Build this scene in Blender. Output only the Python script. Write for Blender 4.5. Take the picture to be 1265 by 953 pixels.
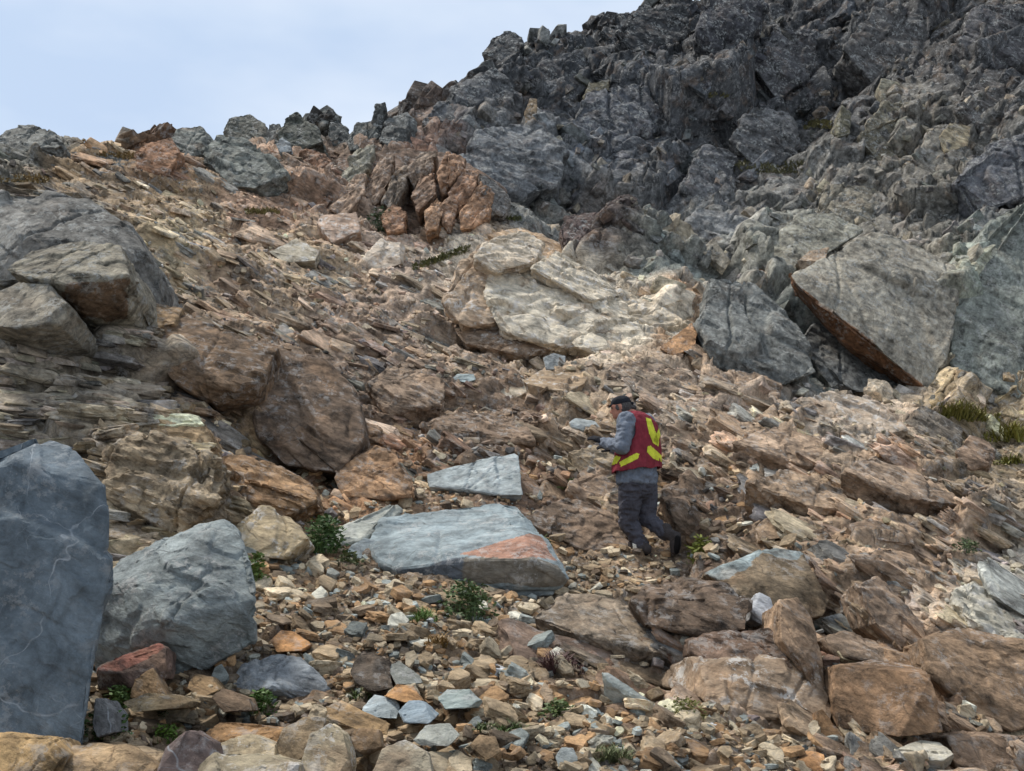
import bpy, bmesh, math, random, time
import numpy as np
from mathutils import Vector, Matrix
T0 = time.time()
R = math.radians
for o in list(bpy.data.objects): bpy.data.objects.remove(o)
S = bpy.context.scene
C = S.collection
rng = np.random.default_rng(11)
random.seed(11)

# ------------------------------------------------------------------ camera
F = 1300.0; PW, PH = 1265.0, 953.0; PITCH = R(10.0); EYE = np.array([0.0, 0.0, 1.6])
cam = bpy.data.cameras.new('camera'); co = bpy.data.objects.new('camera', cam); C.objects.link(co)
co.location = EYE; co.rotation_euler = (R(90) + PITCH, 0, 0)
cam.sensor_width = 36.0; cam.lens = 36.0 * F / PW; cam.clip_start = 0.05; cam.clip_end = 2000
S.camera = co
# ------------------------------------------------------------------ world, sun, exposure
SUN_EL, SUN_AZ = R(60), R(-68)          # azimuth measured from +Y towards +X
w = bpy.data.worlds.new('World'); S.world = w; w.use_nodes = True
nt = w.node_tree; nt.nodes.clear()
def N(t, ty, **kw):
    n = t.nodes.new(ty)
    for k, v in kw.items(): setattr(n, k, v)
    return n
sky = N(nt, 'ShaderNodeTexSky', sky_type='NISHITA', sun_disc=False, sun_elevation=SUN_EL, sun_rotation=SUN_AZ, air_density=1.0, dust_density=2.0, ozone_density=1.0)
tc = N(nt, 'ShaderNodeTexCoord')
mp = N(nt, 'ShaderNodeMapping'); mp.inputs['Scale'].default_value = (1.0, 1.0, 2.2)
cl = N(nt, 'ShaderNodeTexNoise'); cl.inputs['Scale'].default_value = 2.1; cl.inputs['Detail'].default_value = 5; cl.inputs['Roughness'].default_value = 0.5
ramp = N(nt, 'ShaderNodeValToRGB')
ramp.color_ramp.elements[0].position = 0.36; ramp.color_ramp.elements[0].color = (4.0, 4.95, 6.4, 1)
ramp.color_ramp.elements[1].position = 0.66; ramp.color_ramp.elements[1].color = (6.5, 6.95, 7.55, 1)
mx = N(nt, 'ShaderNodeMix', data_type='RGBA'); mx.inputs[0].default_value = 0.9
bg = N(nt, 'ShaderNodeBackground'); bg.inputs['Strength'].default_value = 0.05
ow = N(nt, 'ShaderNodeOutputWorld')
L = nt.links.new
L(tc.outputs['Generated'], mp.inputs['Vector']); L(mp.outputs['Vector'], cl.inputs['Vector']); L(cl.outputs['Fac'], ramp.inputs['Fac'])
L(sky.outputs['Color'], mx.inputs[6]); L(ramp.outputs['Color'], mx.inputs[7]); L(mx.outputs[2], bg.inputs['Color']); L(bg.outputs['Background'], ow.inputs['Surface'])
sl = bpy.data.lights.new('sun', 'SUN'); sl.energy = 1.5; sl.angle = R(10); sl.color = (1.0, 0.95, 0.88)
so = bpy.data.objects.new('sun', sl); C.objects.link(so)
sd = Vector((math.sin(SUN_AZ) * math.cos(SUN_EL), math.cos(SUN_AZ) * math.cos(SUN_EL), math.sin(SUN_EL)))
so.rotation_euler = (-sd).to_track_quat('-Z', 'Y').to_euler(); so.location = (-10, 0, 30)
S.view_settings.view_transform = 'Standard'; S.view_settings.look = 'None'
S.view_settings.exposure = 1.55; S.view_settings.gamma = 1.0; S.view_settings.use_curve_mapping = False

# ------------------------------------------------------------------ pixel <-> world helpers
cp, sp = math.cos(PITCH), math.sin(PITCH)
def ray(px, py):
    cx = (px - PW / 2) / F; cy = (PH / 2 - py) / F
    dy = cp - cy * sp; dz = sp + cy * cp
    return cx / dy, dz / dy                      # X/Y and (Z-eye)/Y along the ray
def unp(px, py, Y):
    u, t = ray(px, py)
    return np.array([u * Y, Y, EYE[2] + t * Y])
def proj(P):
    d = P - EYE
    zc = d[:, 1] * cp + d[:, 2] * sp
    yc = -d[:, 1] * sp + d[:, 2] * cp
    zc = np.maximum(zc, 0.05)
    return PW / 2 + F * d[:, 0] / zc, PH / 2 - F * yc / zc

# ------------------------------------------------------------------ noise
def _h(ix, iy, iz, s):
    n = (ix * 73856093) ^ (iy * 19349663) ^ (iz * 83492791) ^ (s * 2654435761 & 0x7fffffff)
    n = (n ^ (n >> 13)) * 1274126177
    n = (n ^ (n >> 16)) & 0xffffff
    return n.astype(np.float32) / np.float32(0xffffff)
def vnoise(P, s=0):
    I = np.floor(P).astype(np.int64); f = (P - I).astype(np.float32); f = f * f * f * (f * (f * 6 - 15) + 10)
    x, y, z = I[:, 0], I[:, 1], I[:, 2]
    r = np.zeros(len(P), np.float32)
    for a in (0, 1):
        wx = f[:, 0] if a else 1 - f[:, 0]
        for b in (0, 1):
            wy = f[:, 1] if b else 1 - f[:, 1]
            for c in (0, 1):
                wz = f[:, 2] if c else 1 - f[:, 2]
                r += wx * wy * wz * _h(x + a, y + b, z + c, s)
    return r * 2 - 1
def fbm(P, o=4, s=0, g=0.5):
    r = 0; a = 1.0; t = 0
    for i in range(o):
        r = r + a * vnoise(P * (2.03 ** i) + 17.3 * i, s + i); t += a; a *= g
    return r / t
def facets(P, s=0, tilt=1.2, jit=0.9, k=26.0, hard=False):
    """blocky rock: every cell is a tilted plane of its own, joined by a short steep ramp; returns height and distance to the joint"""
    I = np.floor(P).astype(np.int64); f = (P - I).astype(np.float32)
    n = len(P)
    b1 = np.full(n, 9.0, np.float32); b2 = np.full(n, 9.0, np.float32); val = np.zeros(n, np.float32); sw = np.full(n, 1e-36, np.float32)
    for a in (-1, 0, 1):
        for b in (-1, 0, 1):
            for c in (-1, 0, 1):
                x, y, z = I[:, 0] + a, I[:, 1] + b, I[:, 2] + c
                q = (x * 73856093) ^ (y * 19349663) ^ (z * 83492791) ^ (s * 40503 + 977)
                q = (q ^ (q >> 13)) * 1274126177; q = (q ^ (q >> 16)) & 0xffffffffffff
                g = lambda sh: ((q >> sh) & 0xff).astype(np.float32) * np.float32(1 / 255.0) - np.float32(0.5)
                dx = f[:, 0] - (a + 0.5 + jit * g(0)); dy = f[:, 1] - (b + 0.5 + jit * g(8)); dz = f[:, 2] - (c + 0.5 + jit * g(16))
                d = dx * dx + dy * dy + dz * dz
                near_ = d < b1; b2 = np.minimum(b2, np.maximum(b1, d)); b1 = np.minimum(b1, d)
                q2 = (q * 2246822519) ; q2 = (q2 ^ (q2 >> 15)) & 0xffffffffffff
                g2 = lambda sh: ((q2 >> sh) & 0xff).astype(np.float32) * np.float32(1 / 255.0) - np.float32(0.5)
                v_ = 2 * g2(0) + tilt * 2 * (g2(8) * dx + g2(16) * dy + g2(24) * dz)
                if hard: val = np.where(near_, v_, val)
                else: w_ = np.exp(-k * d); sw += w_; val += w_ * v_
    return (val if hard else val / sw), np.sqrt(b2) - np.sqrt(b1)
def frame(dirn, nrm):
    """rows: along, across, normal"""
    a = np.array(dirn, float); a /= np.linalg.norm(a)
    n = np.array(nrm, float); n -= a * (n @ a); n /= np.linalg.norm(n)
    return np.stack([a, np.cross(n, a), n])
def smooth(x, a, b):
    t = np.clip((x - a) / (b - a), 0, 1); return t * t * (3 - 2 * t)
def lin(c):
    c = np.asarray(c, float) / 255.0
    return np.where(c <= 0.04045, c / 12.92, ((c + 0.055) / 1.055) ** 2.4)

# ------------------------------------------------------------------ base terrain: thin plate spline of elevation over (X/Y, log Y)
COLS = {
 -260: [(953,4.2),(880,4.9),(700,6.8),(560,8.2),(440,9.4),(330,11),(250,13.5),(200,17.5),(165,22.5)],
   60: [(953,4.6),(880,5.4),(700,7.2),(600,8.2),(500,9.1),(400,10.2),(300,11.9),(245,13.8),(215,18),(181,23)],
  200: [(953,4.8),(860,5.9),(760,6.9),(680,7.8),(600,8.5),(500,9.6),(430,10.8),(380,12.6),(300,16),(240,19.3),(182,23)],
  350: [(953,4.9),(850,6.1),(760,7.3),(700,8.3),(650,9.2),(600,10.2),(540,11),(470,12),(420,13.5),(340,17),(280,20),(220,22.3),(170,26)],
  480: [(953,5),(850,6.2),(760,7.6),(700,8.8),(640,10.2),(600,11.2),(540,12.5),(480,14.3),(400,17),(330,19.5),(280,21.5),(200,24.2),(158,27)],
  600: [(953,5),(850,6.3),(780,7.6),(720,8.9),(660,10.2),(620,11.1),(560,12.6),(500,14.8),(440,17.3),(400,18.6),(290,21.3),(240,23.7),(180,27),(96,33)],
  720: [(953,5.1),(850,6.5),(780,7.9),(700,10),(660,10.9),(600,12),(540,13.2),(480,15.3),(430,17.6),(300,21.2),(250,24.5),(150,29.5),(50,35.5),(34,37.0)],
  830: [(953,5.3),(850,6.8),(780,8.2),(720,9.6),(680,10.6),(640,11.3),(600,12),(540,13.5),(480,15.5),(420,18),(350,20.5),(250,25),(150,29),(50,34),(-4,37.5)],
  950: [(953,5.7),(880,6.6),(820,7.5),(740,8.9),(690,9.8),(640,11),(580,12.5),(520,14.3),(470,17),(400,19.5),(300,22.5),(200,26),(100,30),(0,34.5),(-100,40)],
 1100: [(953,6),(900,6.7),(820,7.4),(760,8.3),(700,9.3),(640,10.8),(580,12.5),(520,14.8),(490,17.5),(400,20),(300,22.5),(200,26),(100,29.5),(0,33.5),(-100,38),(-200,43)],
 1230: [(953,6.2),(880,7),(800,7.9),(720,9.2),(650,11),(590,13.5),(550,16),(500,18),(400,20),(300,22.3),(200,25),(100,28.3),(0,32),(-100,36.5),(-200,42)],
 1500: [(953,6.4),(880,7.2),(800,8.2),(720,9.7),(650,11.8),(590,14),(520,17),(450,18.5),(350,20.5),(250,23),(150,26),(50,30),(-50,34),(-200,41)],
}
cu, cv, ce = [], [], []
for px, col in COLS.items():
    for k, (py, Y) in enumerate(col):
        u, t = ray(px, py); cu.append(u); cv.append(math.log(Y)); ce.append(t)
    zt = 1.6 + t * Y                                       # behind the crest the ground falls away
    for dY, dz in ((5, -2.5), (14, -8), (45, -30)):
        cu.append(u); cv.append(math.log(Y + dY)); ce.append((zt + dz - 1.6) / (Y + dY))
for u in (-1.6, -0.8, -0.35, 0.0, 0.35, 0.8, 1.6):
    for Y, z in ((0.5, 0.02), (1.2, 0.08), (2.4, 0.25 - 0.1 * u)):
        cu.append(u); cv.append(math.log(Y)); ce.append((z - 1.6) / Y)
cu, cv, ce = map(np.array, (cu, cv, ce))
cX = np.stack([cu * 2.2, cv], 1)
def _U(d2): return np.where(d2 > 1e-12, 0.5 * d2 * np.log(np.maximum(d2, 1e-12)), 0.0)
nC = len(cu)
K = _U(((cX[:, None] - cX[None]) ** 2).sum(2)) + 2e-4 * np.eye(nC)
Pm = np.c_[np.ones(nC), cX]
A = np.block([[K, Pm], [Pm.T, np.zeros((3, 3))]])
sol = np.linalg.solve(A, np.r_[ce, 0, 0, 0]); wK, wA = sol[:nC], sol[nC:]
def elev(u, Y):
    q = np.stack([u * 2.2, np.log(Y)], -1).astype(np.float64)
    r = wA[0] + q @ wA[1:]
    for i in range(nC):
        d2 = (q[..., 0] - cX[i, 0]) ** 2 + (q[..., 1] - cX[i, 1]) ** 2
        r = r + wK[i] * _U(d2)
    return r
# coarse table of the spline, then bilinear look-ups
TU = np.linspace(-1.3, 1.3, 320); TV = np.linspace(math.log(0.6), math.log(80), 420)
TE = elev(np.repeat(TU[:, None], len(TV), 1), np.exp(np.repeat(TV[None], len(TU), 0)))
def elev_t(u, Y):
    a = np.clip((u - TU[0]) / (TU[1] - TU[0]), 0, len(TU) - 1.001); b = np.clip((np.log(Y) - TV[0]) / (TV[1] - TV[0]), 0, len(TV) - 1.001)
    i = a.astype(int); j = b.astype(int); a = a - i; b = b - j
    return TE[i, j] * (1 - a) * (1 - b) + TE[i + 1, j] * a * (1 - b) + TE[i, j + 1] * (1 - a) * b + TE[i + 1, j + 1] * a * b
NU_IN, NU_OUT, NV = 860, 50, 900
uu = np.concatenate([np.linspace(-1.15, -0.53, NU_OUT, endpoint=False), np.linspace(-0.53, 0.53, NU_IN), np.linspace(0.53, 1.15, NU_OUT + 1)[1:]])
NU = len(uu)
YS = np.exp(np.linspace(math.log(0.8), math.log(70), 1500))
grid_Y = np.zeros((NU, NV))
ES = np.stack([elev_t(np.full(len(YS), u), YS) for u in uu])            # NU x 1500
for i in range(NU):
    e = ES[i]; run = np.maximum.accumulate(e)
    de = np.abs(np.diff(e)); dl = np.diff(np.log(YS)); vis = (e[1:] >= run[1:] - 0.012)
    inf = (e[1:] > -0.26) & (e[1:] < 0.66)
    m = np.where(vis & inf, de + 0.10 * dl, 0.10 * de + 0.03 * dl)
    s = np.r_[0, np.cumsum(m)]; s /= s[-1]
    grid_Y[i] = np.interp(np.linspace(0, 1, NV), s, YS)
FAM = {  # which structure the rock has, as seen in the photograph
 'cliff': [(640,150),(560,170),(700,60),(760,210),(850,60),(900,250),(1000,60),(1000,250),(1150,80),(1150,250),(1250,200),(1250,330),(1100,420),(900,400),(830,310),(960,440),(1240,440),(740,290),(1000,150),(700,10),(900,-100),(1200,-100),(1400,200),(500,150),(1400,450)],
 'slope': [(250,280),(120,210),(350,330),(450,420),(480,500),(600,360),(720,400),(800,480),(600,520),(700,560),(900,560),(1050,560),(1150,640),(1000,680),(1150,760),(1230,620),(1230,800),(850,800),(1000,860),(1150,900),(420,240),(560,260),(250,190),(320,480),(330,420),(380,580),(540,440),(1400,700),(700,640),(760,780),(1400,950),(30,190)],
 'strata': [(60,280),(60,360),(40,440),(120,480),(180,560),(60,560),(200,620),(-100,400),(-150,550),(130,420),(-100,300)],
 'scree': [(500,900),(400,820),(650,900),(600,800),(300,900),(750,900),(200,900),(100,950),(420,760),(850,940),(550,760),(380,720),(640,700),(740,720),(640,640),(600,1100),(300,1100),(900,1100),(1200,1100),(0,950),(1000,940),(-200,900),(500,700)],
}
fr_slope = frame((0.80, 0.10, -0.42), (0.35, -0.45, 0.80))
fr_cliffA = frame((0.55, 0.35, 0.75), (-0.7, -0.35, 0.6))
fr_cliffB = frame((0.75, 0.15, -0.65), (0.2, -0.8, 0.5))
fr_str = frame((0.95, 0.2, -0.12), (0.1, -0.1, 1.0))
def rock_surface(gU, gY):
    """displaced rock surface over the smooth base: returns points, normals, family weights, helper noises"""
    gE = elev_t(gU, gY)
    BP = np.stack([gU * gY, gY, 1.6 + gE * gY], -1)
    NR = np.cross(np.gradient(BP, axis=0), np.gradient(BP, axis=1)); NR /= np.linalg.norm(NR, axis=2, keepdims=True) + 1e-12
    if NR[NR.shape[0] // 2, NR.shape[1] // 3, 2] < 0: NR = -NR
    B = BP.reshape(-1, 3); NB = NR.reshape(-1, 3)
    px, py = proj(B)
    wn = fbm(B * 0.6, 3, 90); wn2 = fbm(B * 0.6 + 40, 3, 95)
    qx = px + wn * 45; qy = py + wn2 * 45
    W = {}
    for k, seeds in FAM.items():
        best = np.full(len(B), 1e9)
        for (x, y) in seeds: best = np.minimum(best, (qx - x) ** 2 + (qy - y) ** 2)
        W[k] = np.exp(-np.sqrt(best) / 14.0)
    tot = sum(W.values()) + 1e-30
    W = {k: (v / tot).astype(np.float32) for k, v in W.items()}
    wv = np.stack([fbm(B * 0.35, 2, 1), fbm(B * 0.35, 2, 5), fbm(B * 0.35, 2, 9)], 1)
    wf = np.stack([vnoise(B * 1.8, 21), vnoise(B * 1.8, 22), vnoise(B * 1.8, 23)], 1)
    Bw = B + wv * 0.7 + wf * 0.10
    disp = np.zeros(len(B), np.float32)
    def add(mask, amp, cells, fr, seed, crack=0.0, cw=0.08, tilt=1.2, k=26.0):
        idx = np.nonzero(mask > 0.03)[0]
        v, e = facets((Bw[idx] @ fr.T) / np.array(cells), seed, tilt, k=k)
        disp[idx] += ((amp * v - crack * (1 - smooth(e, 0.0, cw))) * mask[idx]).astype(np.float32)
    cl_, sl_, st_, sc_ = W['cliff'], W['slope'], W['strata'], W['scree']
    add(cl_, 0.80, (8.0, 4.4, 3.0), fr_cliffA, 101, 0.40, 0.12, k=34)
    add(cl_, 0.24, (2.6, 1.3, 0.9), fr_cliffB, 111, 0.16, 0.10, k=80)
    add(cl_, 0.09, (0.9, 0.5, 0.4), fr_cliffA, 121, 0.05, 0.12, k=70)
    add(sl_, 0.20, (3.0, 1.5, 1.0), fr_slope, 141, 0.08, 0.12, k=18)
    add(sl_, 0.085, (1.4, 0.55, 0.42), fr_slope, 151, 0.04, 0.12, k=40)
    add(sl_, 0.035, (0.5, 0.22, 0.16), fr_slope, 161, 0.0, 0.12, k=40)
    add(sl_, 0.022, (0.20, 0.11, 0.08), fr_slope, 171, 0.0, 0.12, k=60)
    add(st_, 0.15, (1.6, 1.2, 0.55), fr_str, 181, 0.07, 0.12)
    add(st_, 0.07, (0.8, 0.6, 0.18), fr_str, 191, 0.02, 0.12)
    add(sc_, 0.04, (0.5, 0.4, 0.3), fr_slope, 211, k=60)
    add(sc_, 0.018, (0.13, 0.10, 0.07), fr_slope, 221, k=60)
    disp += (fbm(B * 1.1, 4, 41) * (0.07 * sl_ + 0.09 * cl_ + 0.06 * st_ + 0.06 * sc_)).astype(np.float32)
    disp += (fbm(B * 9.0, 2, 45) * (0.012 * sl_ + 0.02 * cl_ + 0.012 * st_ + 0.01 * sc_)).astype(np.float32)
    disp *= smooth(np.linalg.norm(B[:, :2], axis=1), 1.5, 4.0)
    return B, NB, B + NB * disp[:, None], px, py, W, wn, wn2, wf
# first pass on every fifth column finds where the surface is steep; the rows are then spread along it
sub = np.unique(np.r_[np.arange(0, NU, 5), NU - 1])
_, _, P1, px1, py1, _, _, _, _ = rock_surface(np.repeat(uu[sub][:, None], NV, 1), grid_Y[sub])
P1 = P1.reshape(len(sub), NV, 3)
seg = np.linalg.norm(np.diff(P1, axis=1), axis=2) / np.linalg.norm(P1[:, 1:] - EYE, axis=2)
gs = np.diff(np.arange(NV))[None] * 0 + np.gradient(np.log(grid_Y[sub]), axis=1)[:, 1:]
inview = (py1.reshape(len(sub), NV)[:, 1:] > -40) & (py1.reshape(len(sub), NV)[:, 1:] < 1000)
seg = np.where(inview, seg, seg * 0.15) + 0.3 / NV * 0.6
newY = np.zeros((len(sub), NV))
for i in range(len(sub)):
    sarc = np.r_[0, np.cumsum(0.55 * seg[i] / seg[i].sum() + 0.45 / (NV - 1))]
    newY[i] = np.interp(np.linspace(0, sarc[-1], NV), sarc, grid_Y[sub[i]])
for i in range(NU):
    j = min(np.searchsorted(sub, i, side='right') - 1, len(sub) - 2); t = (i - sub[j]) / (sub[j + 1] - sub[j])
    grid_Y[i] = newY[j] * (1 - t) + newY[j + 1] * t
gU = np.repeat(uu[:, None], NV, 1)
B, NB, P, bpx, bpy_, FW, wn, wn2, wf = rock_surface(gU, grid_Y)
print('terrain displaced', round(time.time() - T0, 1))

# colour -------------------------------------------------------------------
ALB = 1.13; TINT = np.array([1.0, 1.0, 0.90]); TINT_G = np.array([1.0, 0.985, 0.965])
SEEDS = [
 (650,850,(122,98,78)),(400,830,(124,100,80)),(600,930,(124,100,80)),(300,900,(116,96,78)),(150,920,(140,118,95)),(780,870,(120,96,78)),(660,610,(104,80,64)),(450,740,(124,102,82)),(740,720,(140,115,92)),(560,770,(128,106,86)),
 (480,480,(140,116,98)),(380,330,(160,136,112)),(230,290,(162,142,114)),(100,210,(140,114,86)),(300,380,(148,123,102)),(200,240,(152,126,98)),(440,400,(148,122,104)),
 (90,270,(112,110,106)),(20,300,(112,110,106)),(60,450,(138,126,113)),(180,580,(160,140,116)),(60,520,(128,116,104)),(150,450,(136,123,110)),(180,640,(160,142,118)),
 (350,510,(110,90,76)),(290,440,(122,97,77)),(400,500,(112,92,78)),(250,520,(150,122,92)),(440,580,(150,110,78)),(380,600,(140,104,74)),(330,600,(150,128,98)),
 (700,350,(196,182,168)),(790,400,(200,186,170)),(590,330,(196,180,165)),(620,300,(172,146,122)),(640,400,(164,138,118)),(700,420,(170,146,124)),(840,410,(170,135,105)),
 (560,240,(172,120,90)),(420,220,(130,104,88)),(200,190,(140,102,76)),(480,310,(165,142,128)),(330,240,(160,126,104)),(500,250,(125,100,84)),
 (300,165,(92,94,90)),(440,160,(84,86,86)),(50,170,(100,100,95)),
 (700,100,(72,75,82)),(900,60,(66,68,75)),(1050,100,(84,84,88)),(620,130,(80,82,88)),(600,200,(102,106,112)),(700,200,(112,115,122)),(850,190,(88,90,97)),(1150,80,(84,83,86)),(1000,200,(105,103,102)),(1150,180,(112,107,101)),(900,280,(122,122,120)),(1080,350,(138,132,124)),(1230,400,(128,137,128)),(930,400,(112,119,119)),(830,320,(118,123,121)),(730,300,(84,70,68)),(1000,460,(104,108,108)),(800,40,(62,64,70)),(1250,60,(80,80,84)),(660,240,(120,120,118)),(760,160,(84,88,98)),(960,330,(125,124,118)),(1250,250,(95,96,98)),(1020,30,(72,73,78)),
 (950,550,(154,128,106)),(1100,600,(158,131,109)),(1150,700,(160,132,110)),(1050,520,(172,152,136)),(800,460,(148,128,112)),(900,480,(152,130,114)),(700,520,(150,126,104)),(620,520,(132,108,90)),(720,580,(160,138,116)),(850,640,(118,96,80)),
 (900,840,(152,127,108)),(1090,860,(150,116,90)),(1200,850,(144,119,97)),(840,760,(108,88,74)),(700,770,(144,128,114)),(1000,700,(150,124,102)),(1220,740,(172,164,154)),(1200,520,(126,108,84)),(1000,920,(150,126,104)),(1240,940,(120,100,84)),
]
acc = np.zeros((len(B), 3)); ws = np.zeros(len(B))
cx_, cy_ = bpx + wn2 * 38 + wf[:, 0] * 14, bpy_ + wn * 38 + wf[:, 1] * 14
for (x, y, c) in SEEDS:
    d2 = (cx_ - x) ** 2 + ((cy_ - y) * 1.15) ** 2
    k = 1.0 / (d2 + 300.0) ** 2.2
    acc += k[:, None] * lin(c) * ((1.12 if c[0] - c[2] > 14 else 0.92) if c[0] > 90 else 0.66) * (1.0 if c[0] - c[2] > 14 else np.array([1.0, 0.985, 0.99])); ws += k
COL = acc / ws[:, None]; COL = np.clip((COL.mean(1, keepdims=True) * 0.18 + COL * 0.82) * ALB * TINT, 0, 0.75)
COL_T = COL.copy()

# ------------------------------------------------------------------ materials
def sock(n, k): return n.inputs[k]
class MB_:
    def __init__(s, name):
        s.m = bpy.data.materials.new(name); s.m.use_nodes = True; s.t = s.m.node_tree; s.t.nodes.clear()
        s.out = N(s.t, 'ShaderNodeOutputMaterial'); s.b = N(s.t, 'ShaderNodeBsdfPrincipled'); s.L(s.b.outputs[0], s.out.inputs[0])
        s.pos = N(s.t, 'ShaderNodeNewGeometry').outputs['Position']
    def L(s, a, b): s.t.links.new(a, b)
    def map(s, v, scale=(1, 1, 1), rot=(0, 0, 0)):
        n = N(s.t, 'ShaderNodeMapping'); n.inputs['Scale'].default_value = scale; n.inputs['Rotation'].default_value = rot; s.L(v, n.inputs['Vector']); return n.outputs[0]
    def mapfr(s, v, fr, sizes):
        n = N(s.t, 'ShaderNodeMapping', vector_type='TEXTURE'); n.inputs['Scale'].default_value = sizes
        n.inputs['Rotation'].default_value = Matrix([list(r) for r in fr]).transposed().to_euler(); s.L(v, n.inputs['Vector']); return n.outputs[0]
    def noise(s, v, sc, det=4, ro=0.55, dist=0.0):
        n = N(s.t, 'ShaderNodeTexNoise'); n.inputs['Scale'].default_value = sc; n.inputs['Detail'].default_value = det; n.inputs['Roughness'].default_value = ro; n.inputs['Distortion'].default_value = dist
        s.L(v, n.inputs['Vector']); return n.outputs['Fac'], n.outputs['Color']
    def voro(s, v, sc, feat='DISTANCE_TO_EDGE'):
        n = N(s.t, 'ShaderNodeTexVoronoi', feature=feat); n.inputs['Scale'].default_value = sc; s.L(v, n.inputs['Vector']); return n.outputs['Distance']
    def rng(s, f, a, b, c=0.0, d=1.0, smooth=False):
        n = N(s.t, 'ShaderNodeMapRange'); n.interpolation_type = 'SMOOTHSTEP' if smooth else 'LINEAR'
        for i, v in enumerate((a, b, c, d)): n.inputs[i + 1].default_value = v
        s.L(f, n.inputs[0]); return n.outputs[0]
    def math(s, op, a, b=None, clamp=False):
        n = N(s.t, 'ShaderNodeMath', operation=op, use_clamp=clamp)
        for i, v in enumerate((a, b)):
            if v is None: continue
            if isinstance(v, (int, float)): n.inputs[i].default_value = v
            else: s.L(v, n.inputs[i])
        return n.outputs[0]
    def mix(s, f, a, b, mode='MIX'):
        n = N(s.t, 'ShaderNodeMix', data_type='RGBA', blend_type=mode)
        for k, v in ((0, f), (6, a), (7, b)):
            if isinstance(v, (int, float)): n.inputs[k].default_value = v
            elif isinstance(v, tuple): n.inputs[k].default_value = (*v, 1) if len(v) == 3 else v
            else: s.L(v, n.inputs[k])
        return n.outputs[2]
    def warp(s, v, sc, amt):
        n = N(s.t, 'ShaderNodeTexNoise'); n.inputs['Scale'].default_value = sc; n.inputs['Detail'].default_value = 3; s.L(v, n.inputs['Vector'])
        a = N(s.t, 'ShaderNodeVectorMath', operation='SUBTRACT'); s.L(n.outputs['Color'], a.inputs[0]); a.inputs[1].default_value = (.5, .5, .5)
        b = N(s.t, 'ShaderNodeVectorMath', operation='SCALE'); s.L(a.outputs[0], b.inputs[0]); b.inputs['Scale'].default_value = amt
        c = N(s.t, 'ShaderNodeVectorMath', operation='ADD'); s.L(v, c.inputs[0]); s.L(b.outputs[0], c.inputs[1]); return c.outputs[0]
    def gray(s, f):
        n = N(s.t, 'ShaderNodeCombineColor'); 
        for i in range(3): s.L(f, n.inputs[i])
        return n.outputs[0]

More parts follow.
